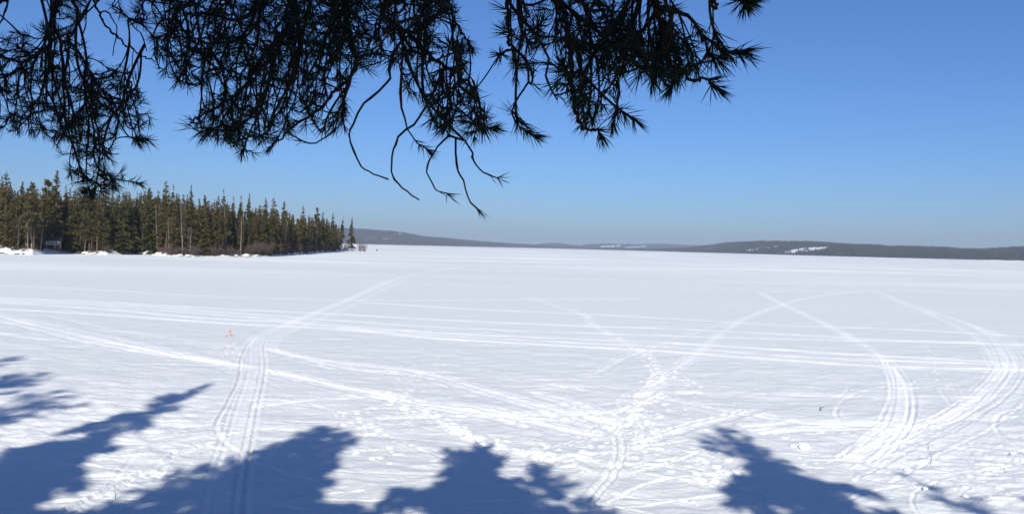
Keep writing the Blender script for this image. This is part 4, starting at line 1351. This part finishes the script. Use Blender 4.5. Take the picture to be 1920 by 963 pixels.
def hill(tops, base, wd, clears, label, ntree, th, seed, tiny=None, jag=0.35):
    """tops: photo ridge line; base: [(px, distance)] of its shoreline; wd: depth to the ridge"""
    rs = np.random.RandomState(seed)
    x0, x1 = tops[0][0], tops[-1][0]
    cols = np.arange(x0, x1 + 1, 3.0); nt_ = 44
    tt = np.linspace(0, 1.6, nt_)
    tx = [p[0] for p in tops]; ty = [p[1] for p in tops]
    V = np.zeros((len(cols), nt_, 3)); cl = np.zeros((len(cols), nt_))
    D0 = np.interp(cols, [b[0] for b in base], [b[1] for b in base])
    TYy = np.interp(cols, tx, ty) + jag * fbm(cols * 0.09, cols * 0 + seed, 4)
    for i, c in enumerate(cols):
        u = ground(c, hor(c) + 30); u = u[0] / u[1]
        Dr = D0[i] + wd
        Hr = CAMZ + (hor(c) - TYy[i]) * Dr / F - th * 0.5
        t_ = tt
        prof = np.where(t_ < 1, np.sin(np.clip(t_, 0, 1) * math.pi / 2) ** 1.1, np.cos((t_ - 1) / 0.6 * math.pi / 2) ** 1.0)
        D = D0[i] + t_ * wd
        V[i, :, 0] = u * D; V[i, :, 1] = D
        V[i, :, 2] = np.maximum(Hr * prof, 0) + 0.5 - 3.0 * (t_ == 0) - 3.0 * (t_ == tt[-1])
    V[:, 1:-1, 2] += 0.05 * wd * 0.12 * fbm(V[:, 1:-1, 0] * 0.004, V[:, 1:-1, 1] * 0.004, 4) * np.sin(np.clip(tt[1:-1] / 1.6, 0, 1) * math.pi)
    fl = V.reshape(-1, 3)
    px_, py_ = project(fl)
    cl = np.zeros(len(fl))
    for poly in clears:
        cl = np.maximum(cl, in_poly(px_, py_, poly) * 1.0)
    cl = cl * (np.clip(0.75 + 1.6 * fbm(fl[:, 0] * 0.02, fl[:, 1] * 0.02, 3), 0, 1))
    if tiny:
        m_ = in_poly(px_, py_, tiny)
        cl = np.maximum(cl, m_ * (vnoise(fl[:, 0] * 0.02, fl[:, 1] * 0.012) > 0.26) * 0.22)
    vi = np.arange(len(fl)).reshape(len(cols), nt_)
    q = np.stack([vi[:-1, :-1], vi[1:, :-1], vi[1:, 1:], vi[:-1, 1:]], -1).reshape(-1, 4)
    o = mesh_obj('forested_hill', fl, q, M['hill'], attrs={'clear': cl}, smooth=True)
    tag(o, label, kind='structure')
    # trees: small three-sided spires
    ci = rs.uniform(0, len(cols) - 1.01, ntree); ti = rs.uniform(0.6, nt_ * 0.68, ntree)
    ia = ci.astype(int); ja = ti.astype(int); fa = (ci - ia)[:, None]; fb = (ti - ja)[:, None]
    Pp = (V[ia, ja] * (1 - fa) + V[ia + 1, ja] * fa) * (1 - fb) + (V[ia, ja + 1] * (1 - fa) + V[ia + 1, ja + 1] * fa) * fb
    cc = cl.reshape(len(cols), nt_)[ia, ja]
    Pp = Pp[(cc < 0.3) | (rs.rand(ntree) < 0.06)]
    n = len(Pp)
    hh = th * rs.uniform(0.5, 1.25, (n, 1)); rr = hh * 0.30
    a0 = rs.uniform(0, 6.28, n)
    vs = [np.concatenate([Pp[:, :2] + rr * np.stack([np.cos(a0 + q_ * 2.094), np.sin(a0 + q_ * 2.094)], 1), Pp[:, 2:] - 1], 1) for q_ in range(3)]
    tip = Pp + np.concatenate([np.zeros((n, 2)), hh], 1)
    VV = np.stack(vs + [tip], 1).reshape(-1, 3); k_ = np.arange(n)[:, None] * 4
    T = np.concatenate([k_ + np.array([[0, 1, 3]]), k_ + np.array([[1, 2, 3]]), k_ + np.array([[2, 0, 3]])])
    f_ = mesh_obj('far_forest', VV, [T], M['far_tree'])
    tag(f_, 'dense far forest covering the ' + label, 'forest', kind='stuff')
hill([(560, 428), (640, 428), (680, 430), (735, 433), (765, 438), (790, 443), (850, 448), (900, 453), (960, 457), (1010, 459.5), (1060, 462), (1120, 464.5), (1200, 467)],
     [(560, 5200), (760, 5400), (1060, 8000), (1200, 9000)], 900,
     [[(738, 434.5), (752, 434), (754, 439), (746, 439)]], 'long low hill beyond the ice right of the wooded point', 13000, 13, 41,
     tiny=[(680, 436), (765, 439), (770, 449), (680, 449)])
hill([(985, 461), (1010, 457.5), (1030, 455.5), (1050, 456), (1068, 459), (1085, 460), (1100, 458.5), (1130, 456.5), (1160, 457), (1190, 458.5), (1225, 457), (1260, 458), (1290, 459.5), (1340, 461), (1380, 463)],
     [(985, 9000), (1380, 9000)], 1300, [[(1130, 460), (1165, 459), (1160, 462.5), (1125, 463)], [(1170, 463), (1215, 460), (1210, 463), (1175, 464.5)]], 'farthest pale blue hills on the skyline at centre', 3500, 15, 42, jag=0.2)
hill([(1050, 465), (1150, 466), (1230, 466.5), (1280, 465.5), (1320, 461), (1345, 458), (1362, 455.5), (1430, 453), (1480, 454), (1530, 454), (1560, 456), (1600, 458.5), (1640, 459.5), (1665, 462.5), (1720, 463.5), (1760, 464.5), (1800, 467), (1835, 467.5), (1870, 466), (1900, 464), (1960, 463), (2100, 466), (2300, 470)],
     [(1050, 8200), (1280, 5000), (1450, 3600), (1600, 3050), (1900, 2750), (2300, 2700)], 800,
     [[(1455, 474.5), (1475, 471), (1492, 466), (1525, 463), (1557, 462.5), (1550, 467), (1520, 471), (1490, 474)],
      [(1392, 470), (1420, 466), (1455, 461), (1464, 461), (1440, 466), (1410, 470.5)], [(1312, 466.5), (1345, 463.5), (1335, 467)]],
     'broad hill with snowy clearings beyond the ice at right', 26000, 11, 43)
# low snowy hummocks on the right-hand far shore
for kx in range(7):
    px_ = 1842 + kx * 13
    d_ = 2350 + 60 * (kx % 3); u_ = ground(px_, hor(px_) + 30)
    o = make_boulder(330 + kx) if kx < 2 else copy_tree(hb)
    hb = o
    o.location = (u_[0] / u_[1] * d_, d_, 0); o.scale = (14 + 5 * (kx % 3), 8, 1.3 + 0.5 * (kx * 7 % 3))
    tag(o, 'tiny snowy hummock at the far right shoreline', 'hummock', 'snowy hummocks on the far right shore')

# ------------------------------------------------------------------ small things on the ice
M['orange'] = mat_basic('orange_plastic', (0.56, 0.22, 0.13), (0.68, 0.34, 0.22), 6.0, rough=0.45)
M['rope'] = mat_basic('dark_metal', (0.10, 0.08, 0.07), (0.16, 0.13, 0.11), 6.0, rough=0.5)
p = ground(430, 629)
mk = empty('marker_buoy', (p[0], p[1], -0.02), 0.3)
mk.scale = (0.62, 0.62, 0.8)
tag(mk, 'small orange marker buoy with white bands standing in the snow at left', 'marker')
def lathe(prof, n=16):
    V = []; Q = []
    for r_, z_ in prof:
        for i in range(n):
            a = 2 * math.pi * i / n
            V.append((r_ * math.cos(a), r_ * math.sin(a), z_))
    for j in range(len(prof) - 1):
        for i in range(n):
            Q.append([j * n + i, j * n + (i + 1) % n, (j + 1) * n + (i + 1) % n, (j + 1) * n + i])
    return np.array(V), np.array(Q)
V, Q = lathe([(0.001, -0.05), (0.15, -0.05), (0.17, 0.03), (0.12, 0.10), (0.085, 0.17), (0.10, 0.24), (0.13, 0.34), (0.12, 0.42), (0.06, 0.48), (0.001, 0.49)])
V[:, 0] += 0.10 * V[:, 2]
mesh_obj('float', V, Q, M['orange'], mk, smooth=True)
V, Q = lathe([(0.094, 0.185), (0.104, 0.185), (0.118, 0.235), (0.106, 0.235)])
V[:, 0] += 0.10 * V[:, 2]
mesh_obj('band', V, Q, M['white'], mk, smooth=True)
mb = MB(); mb.tube([(0.05, 0, 0.47), (0.07, 0.0, 0.56)], 0.018, 8); mb.build('eyelet', M['rope'], mk)
mb = MB(); mb.tube([(-0.14, -0.1, 0.06), (-0.32, -0.2, 0.04), (-0.4, -0.05, 0.03)], 0.016, 6); mb.build('rope', M['rope'], mk)

# bent twig on the ice
p = ground(1541, 767)
mb = MB()
mb.tube([(-0.16, -0.36, 0.012), (-0.11, -0.18, 0.015), (-0.04, 0.06, 0.02), (0.02, 0.2, 0.025), (0.10, 0.27, 0.02), (0.20, 0.28, 0.015)], [0.013, 0.014, 0.013, 0.012, 0.009, 0.004], 7)
tw = mb.build('twig', M['dead'], smooth=True)
tw.location = (p[0], p[1], 0.02)
tag(tw, 'bent dark twig lying on the snow inside the curve of the right-hand trail', 'twig')
for px_, py_, hgt, lab in ((1745, 868, 0.36, 'thin bare stalk poking out of the snow at lower right'), (216, 935, 0.2, 'short dark stalk poking out of the shaded snow at lower left'), (1740, 842, 0.16, 'tiny stalk just above the thin bare stalk at lower right')):
    p = ground(px_, py_)
    mb = MB(); mb.tube([(0, 0, -0.1), (0.01, 0, hgt * 0.5), (-0.03, 0.02, hgt)], [0.009, 0.007, 0.003], 6)
    mb.tube([(0.01, 0, hgt * 0.5), (0.08, 0.01, hgt * 0.75)], [0.005, 0.002], 5)
    o = mb.build('dry_stalk', M['dead'], smooth=True); o.location = (p[0], p[1], 0)
    tag(o, lab, 'plant')
# snow lump
def snow_lump(px_, py_, s_, seed, label, group=None):
    p = ground(px_, py_)
    n, m_ = 22, 9
    V = []
    for j in range(m_):
        ph = (math.pi * 0.5) * j / (m_ - 1)
        for i in range(n):
            th = 2 * math.pi * i / n
            r_ = 1 + 0.5 * float(fbm(np.array(math.cos(th) * 1.2 + seed), np.array(math.sin(th) * 1.2 + ph), 3))
            V.append((math.sin(ph) * math.cos(th) * r_, math.sin(ph) * math.sin(th) * r_, math.cos(ph) * 0.62 * (1 + 0.4 * math.sin(3 * th + seed) * math.sin(ph)) - 0.06))
    Q = [[j * n + i, (j + 1) * n + i, (j + 1) * n + (i + 1) % n, j * n + (i + 1) % n] for j in range(m_ - 1) for i in range(n)]
    o = mesh_obj('snow_lump', np.array(V) * s_, np.array(Q), M['fresh'], smooth=True)
    o.location = (p[0], p[1], 0.0)
    tag(o, label, 'snow lump', group)
M['fresh'] = mat_basic('fresh_snow', (0.86, 0.88, 0.91), (0.93, 0.94, 0.96), 6.0, rough=0.6, bump=0.02)
snow_lump(1505, 838, 0.24, 1.0, 'bright lump of snow beside the slanting tree shadow at right')
snow_lump(1488, 836, 0.11, 2.0, 'small lump of snow touching the left of the bright lump')
for k_, (px_, py_) in enumerate([(1770, 890), (1845, 905), (1888, 880), (1905, 930), (1870, 945), (1700, 880), (1735, 915), (1830, 870), (1810, 930), (1890, 905), (1900, 850), (1660, 865)]):
    snow_lump(px_, py_, 0.05 + 0.05 * rng.rand(), 3.0 + k_, 'kicked-up lump of snow in the trodden corner at lower right', 'snow lumps in the trodden lower right corner')
# far dark speck on the ice, unidentified, built as a rock
p = ground(707, 470)
rk = make_boulder(351)
rk.location = (p[0], p[1], 0.1); rk.scale = (0.9, 0.9, 1.9)
for ch in rk.children:
    if ch.name.startswith('snow_cap'): bpy.data.objects.remove(ch)
tag(rk, 'tiny dark speck, built as a rock, standing alone far out on the ice right of the point', 'rock')

# labels that two or three neighbours share say which is which
by_label = {}
for o in C.objects:
    if o.parent is None and o.get('label') and o.get('group') and o.get('category') in ('tree', 'shrub'):
        by_label.setdefault(o['label'], []).append(o)
for lab, obs in by_label.items():
    if len(obs) == 2 or len(obs) == 3:
        obs.sort(key=lambda q: q.location.y)
        wds = ['nearer', 'farther'] if len(obs) == 2 else ['nearest', 'middle', 'farthest']
        for o, w_ in zip(obs, wds):
            o['label'] = w_ + ' ' + lab

# ------------------------------------------------------------------ haze
hm = bpy.data.materials.new('haze_air'); hm.use_nodes = True
nt = hm.node_tree
nt.nodes.clear()
pv = nt.nodes.new('ShaderNodeVolumePrincipled')
pv.inputs['Color'].default_value = (0.70, 0.84, 1.0, 1)
pv.inputs['Density'].default_value = 0.00009
pv.inputs['Anisotropy'].default_value = 0.0
ou = nt.nodes.new('ShaderNodeOutputMaterial')
nt.links.new(pv.outputs[0], ou.inputs['Volume'])
mb = MB(); mb.box((0, 17000, 69.0), (230000, 38000, 142.0))
hz = mb.build('haze', hm)
tag(hz, 'thin pale blue air over the lake', kind='stuff')
print('tris', sum(sum(len(p.vertices) - 2 for p in me.polygons) for me in bpy.data.meshes if len(me.polygons) < 2e6))
